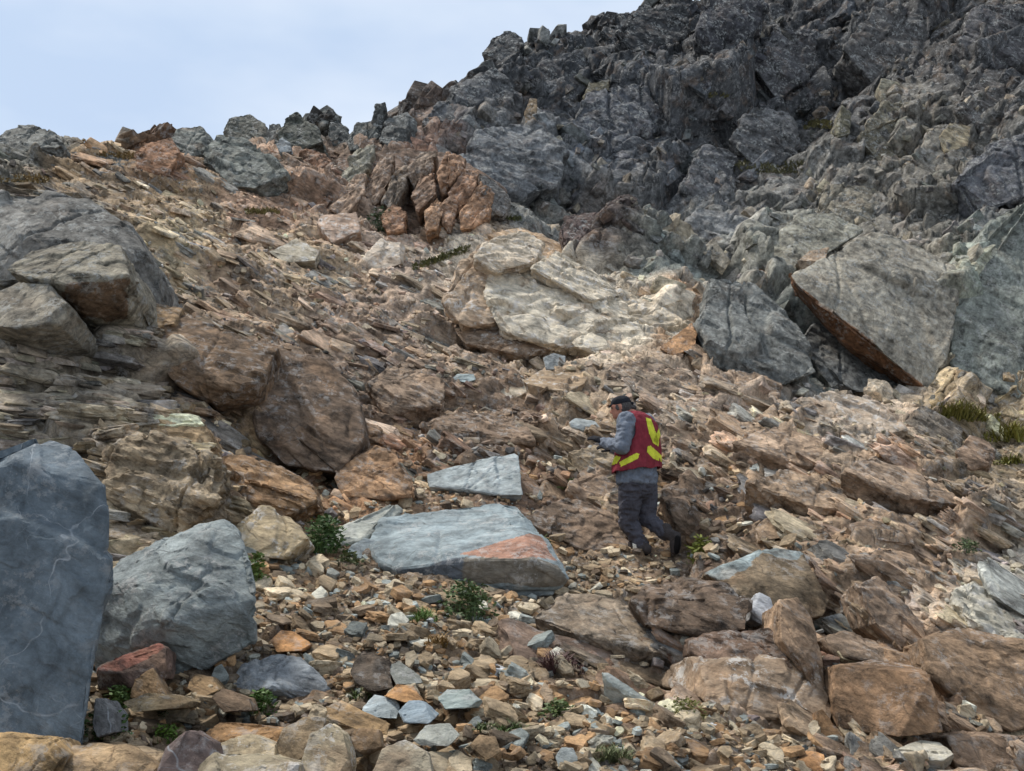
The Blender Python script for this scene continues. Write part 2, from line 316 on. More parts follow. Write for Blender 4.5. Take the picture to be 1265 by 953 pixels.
def rock_mat(name, src='Col', rust=0.35, lichen=0.25, vein=0.0, streak=0.5, fine=1.0, srot=None, two=False, bump=1.0, bscale=1.0, rustcol=(0.23, 0.135, 0.07), lichcol=(0.50, 0.485, 0.455), contrast=1.0, crack=1.0):
    b = MB_(name); t = b.t
    if src == 'Col':
        a = N(t, 'ShaderNodeAttribute', attribute_name='Col'); base = a.outputs['Color']
    else:
        base = N(t, 'ShaderNodeObjectInfo').outputs['Color']
    p = b.pos
    sfr = srot if isinstance(srot, np.ndarray) else fr_slope
    pw = b.warp(p, 1.6, 0.35)
    big, _ = b.noise(p, 0.8, 3, 0.6)
    mid, _ = b.noise(pw, 3.6 * bscale, 10, 0.76)
    sv = b.mapfr(pw, sfr, (1.6, 0.22, 0.15))
    if src == 'Col' and two:
        mv = N(t, 'ShaderNodeMix', data_type='VECTOR'); b.L(a.outputs['Alpha'], mv.inputs[0]); b.L(sv, mv.inputs[4]); b.L(b.mapfr(pw, fr_cliffA, (1.3, 0.3, 0.2)), mv.inputs[5]); sv = mv.outputs[1]
    st, _ = b.noise(sv, 2.0, 6, 0.68)
    k = contrast
    f1 = b.rng(big, 0.3, 0.7, 1 - 0.28 * k, 1 + 0.28 * k); f2 = b.rng(mid, 0.36, 0.64, 1 - 0.62 * k, 1 + 0.62 * k)
    f4 = b.rng(st, 0.36, 0.64, 1 - 0.6 * streak, 1 + 0.6 * streak)
    m = b.math('MULTIPLY', f1, b.math('MULTIPLY', f2, f4))
    col = b.mix(1.0, base, b.gray(m), 'MULTIPLY')
    if rust:
        rn, _ = b.noise(pw, 1.9, 4, 0.66)
        rf = b.math('MULTIPLY', b.rng(rn, 0.52, 0.68, 0, 1, True), rust)
        col = b.mix(rf, col, b.mix(1.0, rustcol, b.gray(m), 'MULTIPLY'))
    if lichen:
        ln, _ = b.noise(pw, 3.1, 2, 0.6); lf2, _ = b.noise(p, 9 * bscale, 7, 0.78)
        lf = b.math('MULTIPLY', b.math('MULTIPLY', b.rng(ln, 0.40, 0.62, 0, 1, True), b.rng(lf2, 0.50, 0.57, 0, 1, True)), lichen)
        col = b.mix(lf, col, lichcol)
    if crack:
        cr = b.rng(b.voro(b.mapfr(b.warp(p, 3.0, 0.25), sfr, (1.3, 0.5, 0.38)), 1.5), 0.0, 0.02, 1, 0)
        crk = b.math('MULTIPLY', b.math('MULTIPLY', cr, b.rng(mid, 0.47, 0.6, 0, 1)), crack, True)
        col = b.mix(b.math('MULTIPLY', crk, 0.65), col, (0.03, 0.026, 0.022))
    if vein:
        v1 = b.voro(b.map(b.warp(p, 1.8, 0.9), (1.7, 1.7, 0.7), (0.5, 0.6, 0.4)), 1.3); v2 = b.voro(b.map(b.warp(p, 2.5, 0.7), (1, 1, 1), (1.2, 0.1, 0.8)), 2.6)
        g2 = b.rng(b.noise(p, 2.4, 3)[0], 0.42, 0.62, 0, 1)
        vv = b.math('MAXIMUM', b.rng(v1, 0.0, 0.010, 1, 0), b.math('MULTIPLY', b.rng(v2, 0.0, 0.009, 0.8, 0), g2))
        vv = b.math('MULTIPLY', vv, b.rng(b.noise(p, 9, 4, 0.7)[0], 0.36, 0.6, 0.05, 1))
        col = b.mix(b.math('MULTIPLY', vv, vein), col, (0.36, 0.38, 0.39))
    b.L(col, b.b.inputs['Base Color']); b.b.inputs['Roughness'].default_value = 0.85; b.b.inputs['Specular IOR Level'].default_value = 0.25
    hn, _ = b.noise(b.mapfr(p, sfr, (1.5, 0.8, 0.6)), 7.0 * bscale, 8, 0.74)
    bp = N(t, 'ShaderNodeBump'); bp.inputs['Strength'].default_value = 0.9 * fine; bp.inputs['Distance'].default_value = 0.075 * bump; b.L(hn, bp.inputs['Height']); b.L(bp.outputs[0], b.b.inputs['Normal'])
    return b.m
M_TERR = rock_mat('mountain_rock', rust=0.26, lichen=0.42, streak=0.7, contrast=1.2, bump=1.3, two=True)
M_STONE_ATTR = rock_mat('scree_stone', rust=0.25, lichen=0.15, streak=0.3, bscale=1.5)

# ------------------------------------------------------------------ mesh helpers
def mesh_np(name, V, Fq, mat, col=None, smooth_=True, fcol=None):
    me = bpy.data.meshes.new(name)
    V = np.asarray(V, np.float32); Fq = np.asarray(Fq, np.int32); k = Fq.shape[1]
    me.vertices.add(len(V)); me.vertices.foreach_set('co', V.ravel())
    me.loops.add(Fq.size); me.loops.foreach_set('vertex_index', Fq.ravel())
    me.polygons.add(len(Fq)); me.polygons.foreach_set('loop_start', np.arange(0, Fq.size, k, dtype=np.int32))
    me.polygons.foreach_set('use_smooth', np.full(len(Fq), smooth_, bool))
    me.update(calc_edges=True)
    if col is not None:
        a = me.color_attributes.new('Col', 'FLOAT_COLOR', 'POINT')
        cc = np.ones((len(V), 4), np.float32); col = np.asarray(col); cc[:, :col.shape[1]] = col; a.data.foreach_set('color', cc.ravel())
    me.materials.append(mat)
    return me
def link(name, me, parent=None):
    o = bpy.data.objects.new(name, me); C.objects.link(o)
    if parent is not None: o.parent = parent
    return o
def tag(o, label=None, cat=None, group=None, kind=None):
    for k, v in (('label', label), ('category', cat), ('group', group), ('kind', kind)):
        if v: o[k] = v
    return o

# ------------------------------------------------------------------ the mountainside
ii = np.arange(NU * NV).reshape(NU, NV)
quads = np.stack([ii[:-1, :-1], ii[1:, :-1], ii[1:, 1:], ii[:-1, 1:]], -1).reshape(-1, 4)
terr = link('mountainside', mesh_np('mountainside', P, quads, M_TERR, np.c_[COL_T, FW['cliff']]))
tag(terr, kind='structure')
print('terrain built', round(time.time() - T0, 1))

# ------------------------------------------------------------------ depth of the ground behind each pixel of the photograph
ppx, ppy = proj(P)
dist = np.linalg.norm(P - EYE, axis=1)
zb = np.full((int(PH) // 2 + 60, int(PW) // 2 + 60), 1e9)
zi = ((ppy + 60) / 2).astype(int); zj = ((ppx + 60) / 2).astype(int)
ok = (zi >= 0) & (zi < zb.shape[0]) & (zj >= 0) & (zj < zb.shape[1])
np.minimum.at(zb, (zi[ok], zj[ok]), P[ok, 1])
for _ in range(2):                                           # close pin holes
    pad = np.pad(zb, 1, constant_values=1e9)
    nb = np.minimum.reduce([pad[a:a + zb.shape[0], b:b + zb.shape[1]] for a in (0, 1, 2) for b in (0, 1, 2)])
    zb = np.where(zb > 1e8, nb, zb)
def groundY(px, py):
    i = int(np.clip((py + 60) / 2, 0, zb.shape[0] - 1)); j = int(np.clip((px + 60) / 2, 0, zb.shape[1] - 1))
    return float(zb[i, j])
vis = np.zeros(len(P), bool)                                 # terrain points the photograph can see
vis[ok] = P[ok, 1] <= zb[zi[ok], zj[ok]] + 0.35
inframe = ok & vis & (ppx > -40) & (ppx < PW + 40) & (ppy > -40) & (ppy < PH + 60)
# normals of the displaced surface
G = P.reshape(NU, NV, 3)
DN = np.cross(np.gradient(G, axis=0), np.gradient(G, axis=1)).reshape(-1, 3); DN /= np.linalg.norm(DN, axis=1, keepdims=True) + 1e-12
DN *= np.sign((DN * NB).sum(1))[:, None]

# ------------------------------------------------------------------ stone prototypes (unit size)
def hull_bm(pts):
    bm = bmesh.new()
    for p in pts: bm.verts.new(p)
    r = bmesh.ops.convex_hull(bm, input=list(bm.verts))
    junk = [g for g in r['geom_interior'] if isinstance(g, bmesh.types.BMVert)]
    if junk: bmesh.ops.delete(bm, geom=junk, context='VERTS')
    loose = [v for v in bm.verts if not v.link_faces]
    if loose: bmesh.ops.delete(bm, geom=loose, context='VERTS')
    return bm
def refine_np(V, T, L):
    """split every edge longer than L, keeping the surface closed"""
    for _ in range(10):
        E = np.sort(np.concatenate([T[:, [0, 1]], T[:, [1, 2]], T[:, [2, 0]]]), 1)
        U, inv = np.unique(E[:, 0].astype(np.int64) * len(V) + E[:, 1], return_inverse=True)
        ea, eb = U // len(V), U % len(V)
        long_ = np.linalg.norm(V[ea] - V[eb], axis=1) > L
        if not long_.any(): break
        mid = np.full(len(U), -1); mid[long_] = len(V) + np.arange(long_.sum())
        V = np.concatenate([V, (V[ea[long_]] + V[eb[long_]]) / 2])
        n = len(T); m = mid[inv].reshape(3, n).T                         # midpoint per edge 01, 12, 20
        cnt = (m >= 0).sum(1); out = [T[cnt == 0]]
        t, q = T[cnt == 3], m[cnt == 3]
        out += [np.c_[t[:, 0], q[:, 0], q[:, 2]], np.c_[q[:, 0], t[:, 1], q[:, 1]], np.c_[q[:, 2], q[:, 1], t[:, 2]], q]
        t, q = T[cnt == 1], m[cnt == 1]; k = (q >= 0).argmax(1); r_ = np.arange(len(t))
        a_, b_, c_, mm = t[r_, k], t[r_, (k + 1) % 3], t[r_, (k + 2) % 3], q[r_, k]
        out += [np.c_[a_, mm, c_], np.c_[mm, b_, c_]]
        t, q = T[cnt == 2], m[cnt == 2]; k = (q < 0).argmax(1); r_ = np.arange(len(t))   # edge k is kept
        a_, b_, c_ = t[r_, k], t[r_, (k + 1) % 3], t[r_, (k + 2) % 3]; m1, m2 = q[r_, (k + 1) % 3], q[r_, (k + 2) % 3]
        out += [np.c_[a_, b_, m1], np.c_[a_, m1, m2], np.c_[m2, m1, c_]]
        T = np.concatenate(out)
    return V, T
def vnormals(V, T):
    fn = np.cross(V[T[:, 1]] - V[T[:, 0]], V[T[:, 2]] - V[T[:, 0]]); Nn = np.zeros_like(V)
    for k in range(3): np.add.at(Nn, T[:, k], fn)
    return Nn / (np.linalg.norm(Nn, axis=1, keepdims=True) + 1e-12)
def arrays(bm):
    bmesh.ops.triangulate(bm, faces=list(bm.faces))
    bm.verts.index_update(); bm.normal_update()
    V = np.array([v.co[:] for v in bm.verts], float); Fc = np.array([[v.index for v in f.verts] for f in bm.faces], int); Nn = np.array([v.normal[:] for v in bm.verts], float)
    bm.free(); return V, Fc, Nn
def box_pts(r, j=0.22):
    pts = []
    for a in (-1, 1):
        for b in (-1, 1):
            for c in (-1, 1):
                q = np.array([a, b, c]) * (1 - r.random(3) * 2 * j); pts.append(q)
                if r.random() < 0.45:                                   # a broken corner
                    k = r.integers(3); q2 = q.copy(); q2[k] *= 0.35 + 0.4 * r.random(); q *= np.array([0.8, 0.8, 0.8]); pts.append(q2)
    return np.array(pts) * 0.5
def chip_pts(r):
    n = r.integers(5, 8); pts = []
    ph = r.random() * 6.28
    for k in range(n):
        a = ph + 6.283 * (k + 0.5 * (r.random() - 0.5)) / n; rad = 0.62 + 0.4 * r.random()
        for s in (-1, 1):
            q = rad * (1 - 0.25 * r.random()); pts.append((0.55 * q * math.cos(a), 0.55 * q * math.sin(a), 0.5 * s * (0.55 + 0.45 * r.random())))
    return np.array(pts)
def make_proto(fn, seed, lod):
    r = np.random.default_rng(seed); bm = hull_bm(fn(r))
    bmesh.ops.dissolve_limit(bm, angle_limit=R(9), verts=list(bm.verts), edges=list(bm.edges))
    if lod <= 1:
        bmesh.ops.bevel(bm, geom=list(bm.edges), offset=0.028, segments=1, affect='EDGES', profile=0.6)
    if lod == 0:
        bmesh.ops.triangulate(bm, faces=list(bm.faces))
    V, Fc, Nn = arrays(bm)
    if lod == 0: V, Fc = refine_np(V, Fc, 0.17); Nn = vnormals(V, Fc)
    if lod == 0:
        v, e = facets(V * 3.2 + seed * 7.1, seed, 1.0); V = V + Nn * (0.035 * v - 0.02 * (1 - smooth(e, 0, 0.12)))[:, None] + Nn * (0.015 * vnoise(V * 9 + seed, seed))[:, None]
    return V, Fc
NP = 26
BLK = [[make_proto(box_pts, 500 + i, l) for i in range(NP)] for l in (0, 1, 2)]
CHP = [[make_proto(chip_pts, 700 + i, l) for i in range(NP)] for l in (0, 1, 2)]
print('tris', [sum(len(f) for _, f in b) / NP for b in BLK + CHP], round(time.time() - T0, 1))

def euler_jit(n, s):
    a = rng.normal(0, s, (n, 3)); cx, sx = np.cos(a[:, 0]), np.sin(a[:, 0]); cy, sy = np.cos(a[:, 1]), np.sin(a[:, 1]); cz, sz = np.cos(a[:, 2]), np.sin(a[:, 2])
    o = np.zeros(n); l = np.ones(n)
    Rx = np.stack([l, o, o, o, cx, -sx, o, sx, cx], 1).reshape(-1, 3, 3); Ry = np.stack([cy, o, sy, o, l, o, -sy, o, cy], 1).reshape(-1, 3, 3); Rz = np.stack([cz, -sz, o, sz, cz, o, o, o, l], 1).reshape(-1, 3, 3)
    return Rz @ Ry @ Rx
def frames_from_normal(nrm, dirn):
    n = nrm / np.linalg.norm(nrm, axis=1, keepdims=True); a = np.asarray(dirn) - n * (n @ np.asarray(dirn))[:, None]; a /= np.linalg.norm(a, axis=1, keepdims=True)
    return np.stack([a, np.cross(n, a), n], 2)                 # columns: local x, y, z

# ------------------------------------------------------------------ shaped rocks traced in the photograph, stood on the ground they touch
def inpoly(x, y, poly):
    r = np.zeros(len(x), bool); n = len(poly)
    for i in range(n):
        x1, y1 = poly[i]; x2, y2 = poly[(i + 1) % n]
        if y1 == y2: continue
        c = ((y1 > y) != (y2 > y)) & (x < (x2 - x1) * (y - y1) / (y2 - y1) + x1); r ^= c
    return r
def bmesh_hull2d(pts):
    pts = sorted(set(pts)); lo, up = [], []
    cr = lambda o, a, b: (a[0] - o[0]) * (b[1] - o[1]) - (a[1] - o[1]) * (b[0] - o[0])
    for q in pts:
        while len(lo) >= 2 and cr(lo[-2], lo[-1], q) <= 0: lo.pop()
        lo.append(q)
    for q in reversed(pts):
        while len(up) >= 2 and cr(up[-2], up[-1], q) <= 0: up.pop()
        up.append(q)
    return lo[:-1] + up[:-1]
def albedo(c, sat=0.85):
    a = lin(c); g = abs(c[0] - c[2]) < 14; sat = 0.95 if g else sat
    return (a.mean() * (1 - sat) + a * sat) * 0.95 * (TINT_G if g else TINT)
M_SLATE = rock_mat('slate', rust=0.0, lichen=0.22, vein=0.8, streak=0.2, contrast=0.65, crack=0.4, bump=0.35, bscale=1.6)
M_GREY = rock_mat('grey_rock', rust=0.05, lichen=0.65, vein=0.7, streak=0.3, contrast=0.8, bump=0.8, bscale=1.8)
M_BLUE = rock_mat('blue_grey_slab', rust=0.08, lichen=0.45, vein=0.2, streak=0.5, contrast=0.6, bump=0.4, bscale=1.5, srot=frame((.9, .3, .1), (.2, -.4, .9)))
M_BROWN = rock_mat('brown_rock', rust=0.35, lichen=0.4, streak=0.6, contrast=1.2, bump=0.9, bscale=1.3)
M_PALE = rock_mat('pale_rock', rust=0.6, lichen=0.8, streak=0.45, contrast=0.8, bump=0.8, lichcol=(0.62, 0.59, 0.54), rustcol=(0.26, 0.165, 0.095))
M_CLIFFR = rock_mat('cliff_rock', srot=fr_cliffA, rust=0.14, lichen=0.7, streak=0.45, contrast=1.2, bump=1.2, bscale=1.4, lichcol=(0.40, 0.40, 0.37))
M_QUARTZ = rock_mat('quartz', rust=0.2, lichen=0.3, streak=0.7, contrast=0.5, lichcol=(0.75, 0.75, 0.75), bump=0.6)
fr_gen = frame((.75, .25, -.45), (.35, -.5, .75)); HN = [0]; HERO = np.zeros(len(P), bool)
def rock(name, pts, mat, col, Y=None, at=None, back=(0, 1, -0.15), thick=0.5, shrink=0.85, rough=1.0, strata=None, paint=(), parent=None, label=None, cat=None, group=None, cell=0.3, ppx_=4.0, sink=0.0, joints=3, chips_=9):
    """pts: (px, py, depth behind the front) of the corners one sees; the unseen back is the same outline pushed into the hill"""
    HN[0] += 1; sd_ = HN[0]
    if Y is None:
        bx, by = at if at else max(((p[0], p[1]) for p in pts), key=lambda q: q[1])
        Y = groundY(bx, by) + sink
        if Y > 1e8: Y = 24
    if name not in ('bedrock_ledge', 'cliff_face', 'layered_block', 'jointed_outcrop', 'buttress', 'overhanging_block', 'outcrop_knob'):
        hp = bmesh_hull2d([(p[0], p[1]) for p in pts]); xs = [q[0] for q in hp]; ys = [q[1] for q in hp]; ci = np.nonzero((ppx > min(xs)) & (ppx < max(xs)) & (ppy > min(ys)) & (ppy < max(ys)) & (np.abs(P[:, 1] - Y) < 4))[0]; HERO[ci] |= inpoly(ppx[ci], ppy[ci], hp)
    W = np.array([unp(p[0], p[1], Y + (p[2] if len(p) > 2 else 0)) for p in pts])
    c = W.mean(0); bk = np.array(back, float); bk = bk / np.linalg.norm(bk) * thick
    Bk = c + (W - c) * shrink + bk
    bm = hull_bm(np.r_[W, Bk])
    size = float(np.linalg.norm(W.max(0) - W.min(0)))
    c0 = np.r_[W, Bk].mean(0)
    for _ in range(chips_):                        # knock small pieces off the corners
        vs = list(bm.verts); v = vs[rng.integers(len(vs))]
        n_ = np.array(v.co) - c0; n_ = n_ / np.linalg.norm(n_) + rng.normal(0, .38, 3); n_ /= np.linalg.norm(n_)
        q0 = np.array(v.co) - n_ * rng.uniform(.008, .035) * size
        if sum(1 for u_ in vs if (np.array(u_.co) - q0) @ n_ > 0) > 2: continue
        bmesh.ops.bisect_plane(bm, geom=list(bm.verts) + list(bm.edges) + list(bm.faces), plane_co=q0, plane_no=n_, clear_outer=True)
        pts_ = [v.co[:] for v in bm.verts]; bm.free(); bm = hull_bm(pts_)
    bmesh.ops.dissolve_limit(bm, angle_limit=R(3), verts=list(bm.verts), edges=list(bm.edges))
    bmesh.ops.bevel(bm, geom=list(bm.edges), offset=min(0.007 * size, 0.03), segments=1, affect='EDGES', profile=0.6)
    bmesh.ops.triangulate(bm, faces=list(bm.faces)); bmesh.ops.remove_doubles(bm, verts=list(bm.verts), dist=0.002 * size)
    V, Fc, Nn = arrays(bm); V, Fc = refine_np(V, Fc, max(ppx_ * Y / F, size / 105)); Nn = vnormals(V, Fc)
    k = size * cell
    fr = np.array(strata) if strata is not None else fr_gen
    cells = np.array([1.6, 1.0, 0.35]) if strata is not None else np.array([1.5, 1.0, 0.6])
    Q = V + 0.10 * size * np.stack([vnoise(V / size * 2.5 + 3.7 * sd_, 301), vnoise(V / size * 2.5, 302), vnoise(V / size * 2.5 + 9, 303)], 1)
    px1 = Y / F * min(1.0, max(.15, size * F / Y / 240))
    v1, e1 = facets((Q @ fr.T) / (cells * k), 300 + sd_, 1.4, k=45); v2, e2 = facets((Q @ fr.T) / (cells * k * 0.4), 400 + sd_, 1.5, k=45); v3, e3 = facets((V @ fr.T) / (cells * 20 * px1), 450 + sd_, 1.5, k=30)
    d = 0.016 * size * v1 + 0.007 * size * v2 + 0.006 * size * fbm(V / size * 5, 3, 77) + 1.3 * px1 * v3 + 0.8 * px1 * fbm(V / (7 * px1), 2, 79)
    for jn in range(joints):                       # a few through-going joints
        n_ = fr[2] * (1 if jn % 2 else 0.3) + fr[0] * (0.2 if jn % 2 else 1) + rng.normal(0, .3, 3); n_ /= np.linalg.norm(n_); q0 = V[rng.integers(len(V))]
        d = d - 5 * px1 * (1 - smooth(np.abs((Q - q0) @ n_), 0.0, 4 * px1)) * smooth(vnoise(V / size * 4 + jn, 88), -.3, .2)
    V = V + Nn * (rough * d)[:, None]
    cc = np.repeat(albedo(col)[None], len(V), 0)
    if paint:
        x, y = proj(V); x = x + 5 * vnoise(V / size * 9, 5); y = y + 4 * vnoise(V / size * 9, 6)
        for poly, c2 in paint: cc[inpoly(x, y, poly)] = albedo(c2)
    base = np.array([V[:, 0].mean(), V[:, 1].mean(), V[:, 2].min()]) if parent is None else np.zeros(3)
    me = mesh_np(name, V - base, Fc, mat, cc, True)
    try: me.set_sharp_from_angle(angle=R(30))
    except Exception: pass
    o = link(name, me, parent); o.location = base
    return tag(o, label, cat, group)

# --- loose boulders and slabs
rock('boulder', [(-120,605,.2),(0,573,.2),(24,573,.2),(45,546,.42),(60,541,.46),(88,549,.42),(127,597,.22),(134,640,.18),(128,720,.14),(118,800,.1),(108,860,.05),(98,934,0),(60,930,0),(0,915,0),(-130,910,0)], M_SLATE, (100,112,126), Y=4.75, thick=.55, back=(-.45, 1, 0), joints=1, chips_=7, rough=.6, ppx_=5, label='tall dark slate boulder with thin white veins and a flat upright face', cat='boulder')
rock('boulder', [(150,690,.35),(190,672,.45),(240,650,.5),(285,641,.5),(298,655,.4),(303,700,.2),(316,742,.1),(317,792,.15),(250,830,.1),(205,770,-.12),(180,720,.02),(122,722,.12),(116,800,.05),(200,850,.1),(135,855,.1)], M_GREY, (142,150,156), Y=5.95, thick=.75, back=(-.35, 1, -.1), rough=.7, label='blocky light grey boulder with rough veined face beside the tall slate boulder', cat='boulder')
rock('rock', [(118,826,.0),(155,808,.18),(196,795,.25),(206,800,.2),(205,825,.12),(150,832,0),(122,852,.02),(165,850,0),(200,838,.1)], M_BROWN, (120,96,88), Y=5.55, thick=.25, rough=.5, paint=[([(116,828),(158,806),(200,794),(204,802),(150,830)], (150,92,80))], label='red-topped slab fragment leaning on the blocky grey boulder', cat='rock')
rock('rock', [(160,862,.02),(166,840,.05),(188,826,.08),(205,862,.0),(192,868,0)], M_BROWN, (140,112,82), Y=5.5, thick=.16, rough=.6, label='wedge of layered brown rock under the red-topped slab fragment', cat='rock')
rock('boulder', [(284,845,.1),(300,822,.2),(335,808,.3),(365,810,.3),(385,825,.2),(412,852,.15),(405,866,.1),(375,868,.05),(330,850,-.05),(300,856,.02)], M_GREY, (150,156,160), at=(350,868), thick=.4, rough=.7, label='rounded pale grey boulder sitting low in the scree', cat='boulder')
BS = rock('boulder_slab', [(470,641,.85),(550,629,1.1),(620,622,1.2),(642,626,1.15),(668,656,.75),(706,714,.1),(690,699,.12),(655,690,.0),(572,692,0),(490,703,.05),(466,692,.2),(452,673,.4),(700,723,.12),(640,724,.04),(575,714,.04),(492,715,.08),(464,703,.22)], M_BLUE, (134,146,156), at=(600,728), sink=-.1, back=(0, .3, -1), thick=.14, shrink=.86, rough=.4, chips_=4, paint=[([(568,688),(600,676),(655,662),(668,664),(692,694),(655,690),(630,696)], (160,116,98)), ([(572,692),(655,690),(690,700),(702,722),(640,726),(575,716)], (116,108,100)), ([(490,703),(572,692),(575,716),(490,717)], (96,102,108))], label='large flat blue-grey slab with a rust-red corner lying on the scree', cat='slab')  # rust corner, then front edge darkened: its shade is put into the colour
rock('boulder_slab', [(527,586,.2),(560,577,.3),(600,568,.4),(636,560,.45),(641,563,.42),(646,612,0),(620,613,0),(594,608,0),(560,602,.05),(529,602,.1)], M_BLUE, (162,170,177), at=(600,613), back=(0, 1, -.5), thick=.35, rough=.5, label='wedge-shaped pale grey slab lying upslope of the large blue-grey slab', cat='slab')
rock('boulder_slab', [(402,663,.1),(440,640,.5),(488,622,.8),(497,630,.8),(470,655,.4),(445,668,.15),(405,676,.0)], M_BLUE, (168,170,160), at=(430,678), back=(0, .6, -1), thick=.15, rough=.4, label='thin pale slab slipped behind the large blue-grey slab', cat='slab')
rock('rock', [(428,676,.05),(450,665,.15),(470,668,.2),(468,690,.1),(432,690,.0)], M_BLUE, (160,168,168), at=(450,692), thick=.2, rough=.5, label='small pale rock wedged under the end of the large slab', cat='rock')
rock('rock', [(407,699,.02),(420,694,.06),(443,703,.06),(447,722,.02),(430,728,0),(409,724,0)], M_GREY, (132,142,148), at=(428,728), thick=.18, rough=.7, label='small blue-grey ribbed rock standing beside the large slab', cat='rock')
rock('rock', [(618,724,.02),(648,722,.05),(652,733,.04),(647,766,0),(617,764,0),(622,721,.06)], M_GREY, (176,168,152), at=(632,768), thick=.16, rough=.6, label='upright pale block propped under the front of the large slab', cat='rock')
rock('rock', [(597,776,.0),(612,769,.1),(640,768,.12),(652,775,.06),(648,783,.0),(605,783,-.02)], M_BLUE, (165,170,166), at=(625,784), back=(0, .4, -1), thick=.06, rough=.4, label='flat grey stone at the foot of the upright pale block', cat='rock')
rock('boulder_slab', [(865,703,.35),(905,690,.6),(935,676,.85),(990,684,.75),(942,682,.45),(1025,742,.25),(1018,762,.15),(975,767,.05),(905,733,.05),(885,715,.15),(1010,712,.3)], M_BROWN, (136,116,94), at=(950,770), sink=-.75, thick=.9, rough=.35, chips_=3, paint=[([(862,705),(905,688),(935,672),(995,682),(975,690),(942,684),(905,713),(885,716)], (142,154,154))], label='brown boulder with a flat blue-grey top resting on the stepped bedrock', cat='boulder')
rock('boulder', [(934,652,.1),(945,640,.25),(965,635,.3),(985,645,.25),(991,657,.1),(975,664,0),(940,668,0)], M_BROWN, (158,132,110), at=(960,669), thick=.4, rough=.5, label='smooth rounded brown boulder upslope of the blue-topped boulder', cat='boulder')
rock('rock', [(1049,648,.1),(1075,640,.2),(1110,655,.2),(1141,668,.1),(1135,676,.0),(1090,668,-.02),(1055,660,0)], M_BROWN, (140,115,96), at=(1100,672), thick=.3, rough=.5, label='long narrow brown slab lying across the streaked slope', cat='rock')
rock('boulder', [(413,590,.1),(425,560,.4),(460,550,.5),(490,558,.45),(510,590,.3),(512,612,.1),(470,618,0),(425,612,0)], M_BROWN, (156,120,90), at=(460,618), thick=.6, rough=.8, label='rounded rust-brown boulder below the dark brown rock face', cat='boulder')
rock('boulder_slab', [(580,487,.1),(600,468,.5),(630,461,.7),(668,476,.6),(650,488,.2),(610,497,0),(582,497,0)], M_PALE, (178,164,148), at=(620,498), back=(0, .5, -1), thick=.25, rough=.4, label='pale tilted slab with grey top below the pale outcrop', cat='slab')
rock('boulder_slab', [(645,470,.3),(668,458,.7),(730,462,.8),(722,474,.3),(700,484,0),(655,478,.05)], M_PALE, (178,150,122), at=(690,486), back=(0, .5, -1), thick=.25, rough=.5, label='flat tan slab with a dark gap beneath, below the pale outcrop', cat='slab')
rock('rock', [(671,442,.15),(684,436,.2),(699,440,.2),(698,457,.02),(675,458,0)], M_GREY, (135,140,140), at=(685,459), thick=.3, rough=.5, label='blocky grey rock at the foot of the pale outcrop', cat='rock')
rock('rock', [(557,468,.0),(565,462,.1),(585,462,.12),(588,469,.05),(575,473,0)], M_BLUE, (160,172,178), at=(572,474), thick=.2, rough=.4, label='small light blue-grey rock left of the pale tilted slab', cat='rock')
rock('rock', [(700,524,.0),(710,516,.12),(735,520,.12),(742,528,.05),(720,532,0)], M_BLUE, (160,166,164), at=(720,533), thick=.12, back=(0,.5,-1), rough=.4, label='thin grey slate lying just above the person\'s gloved hand', cat='rock')
rock('rock', [(740,833,.0),(748,829,.03),(780,852,.05),(812,872,.02),(806,874,0),(770,858,-.01)], M_BLUE, (160,166,160), at=(775,870), thick=.12, back=(0, .6, -1), rough=.5, label='long pale grey slate splinter pointing down the scree', cat='rock')
rock('rock', [(810,848,.0),(820,840,.05),(835,846,.06),(840,858,.03),(815,860,0)], M_SLATE, (96,102,108), at=(825,861), thick=.12, rough=.5, label='small dark slate lump beside the pale splinter', cat='rock')
rock('rock', [(1008,880,.05),(1016,876,.08),(1040,910,.02),(1036,916,0),(1008,905,0)], M_BROWN, (170,128,88), at=(1024,917), thick=.15, rough=.5, label='pointed orange slab leaning against the jointed bedrock block', cat='rock')
rock('boulder_slab', [(1104,926,.05),(1135,914,.25),(1160,918,.28),(1181,930,.12),(1165,940,0),(1115,938,0)], M_BLUE, (174,166,154), at=(1140,941), back=(0, .5, -1), thick=.09, rough=.4, label='flat pale grey slab in front of the big jointed block', cat='slab')
rock('rock', [(984,940,.05),(996,926,.1),(1018,932,.1),(1022,953,0),(985,960,0)], M_BROWN, (182,132,86), at=(1000,958), thick=.2, rough=.5, label='bright orange angular rock near the flat pale grey slab', cat='rock')
rock('rock', [(1010,765,.1),(1040,755,.3),(1070,772,.25),(1068,782,.1),(1035,780,0)], M_BLUE, (140,142,138), at=(1045,783), back=(0, .5, -1), thick=.1, rough=.4, label='flat grey slate lying in the notch behind the stepped bedrock', cat='rock')
rock('rock', [(925,742,.05),(938,732,.12),(952,738,.12),(963,772,.02),(945,774,0),(930,765,0)], M_QUARTZ, (200,202,204), at=(945,778), sink=-.25, thick=.3, rough=.7, label='white ribbed quartz lump under the blue-topped boulder', cat='rock')
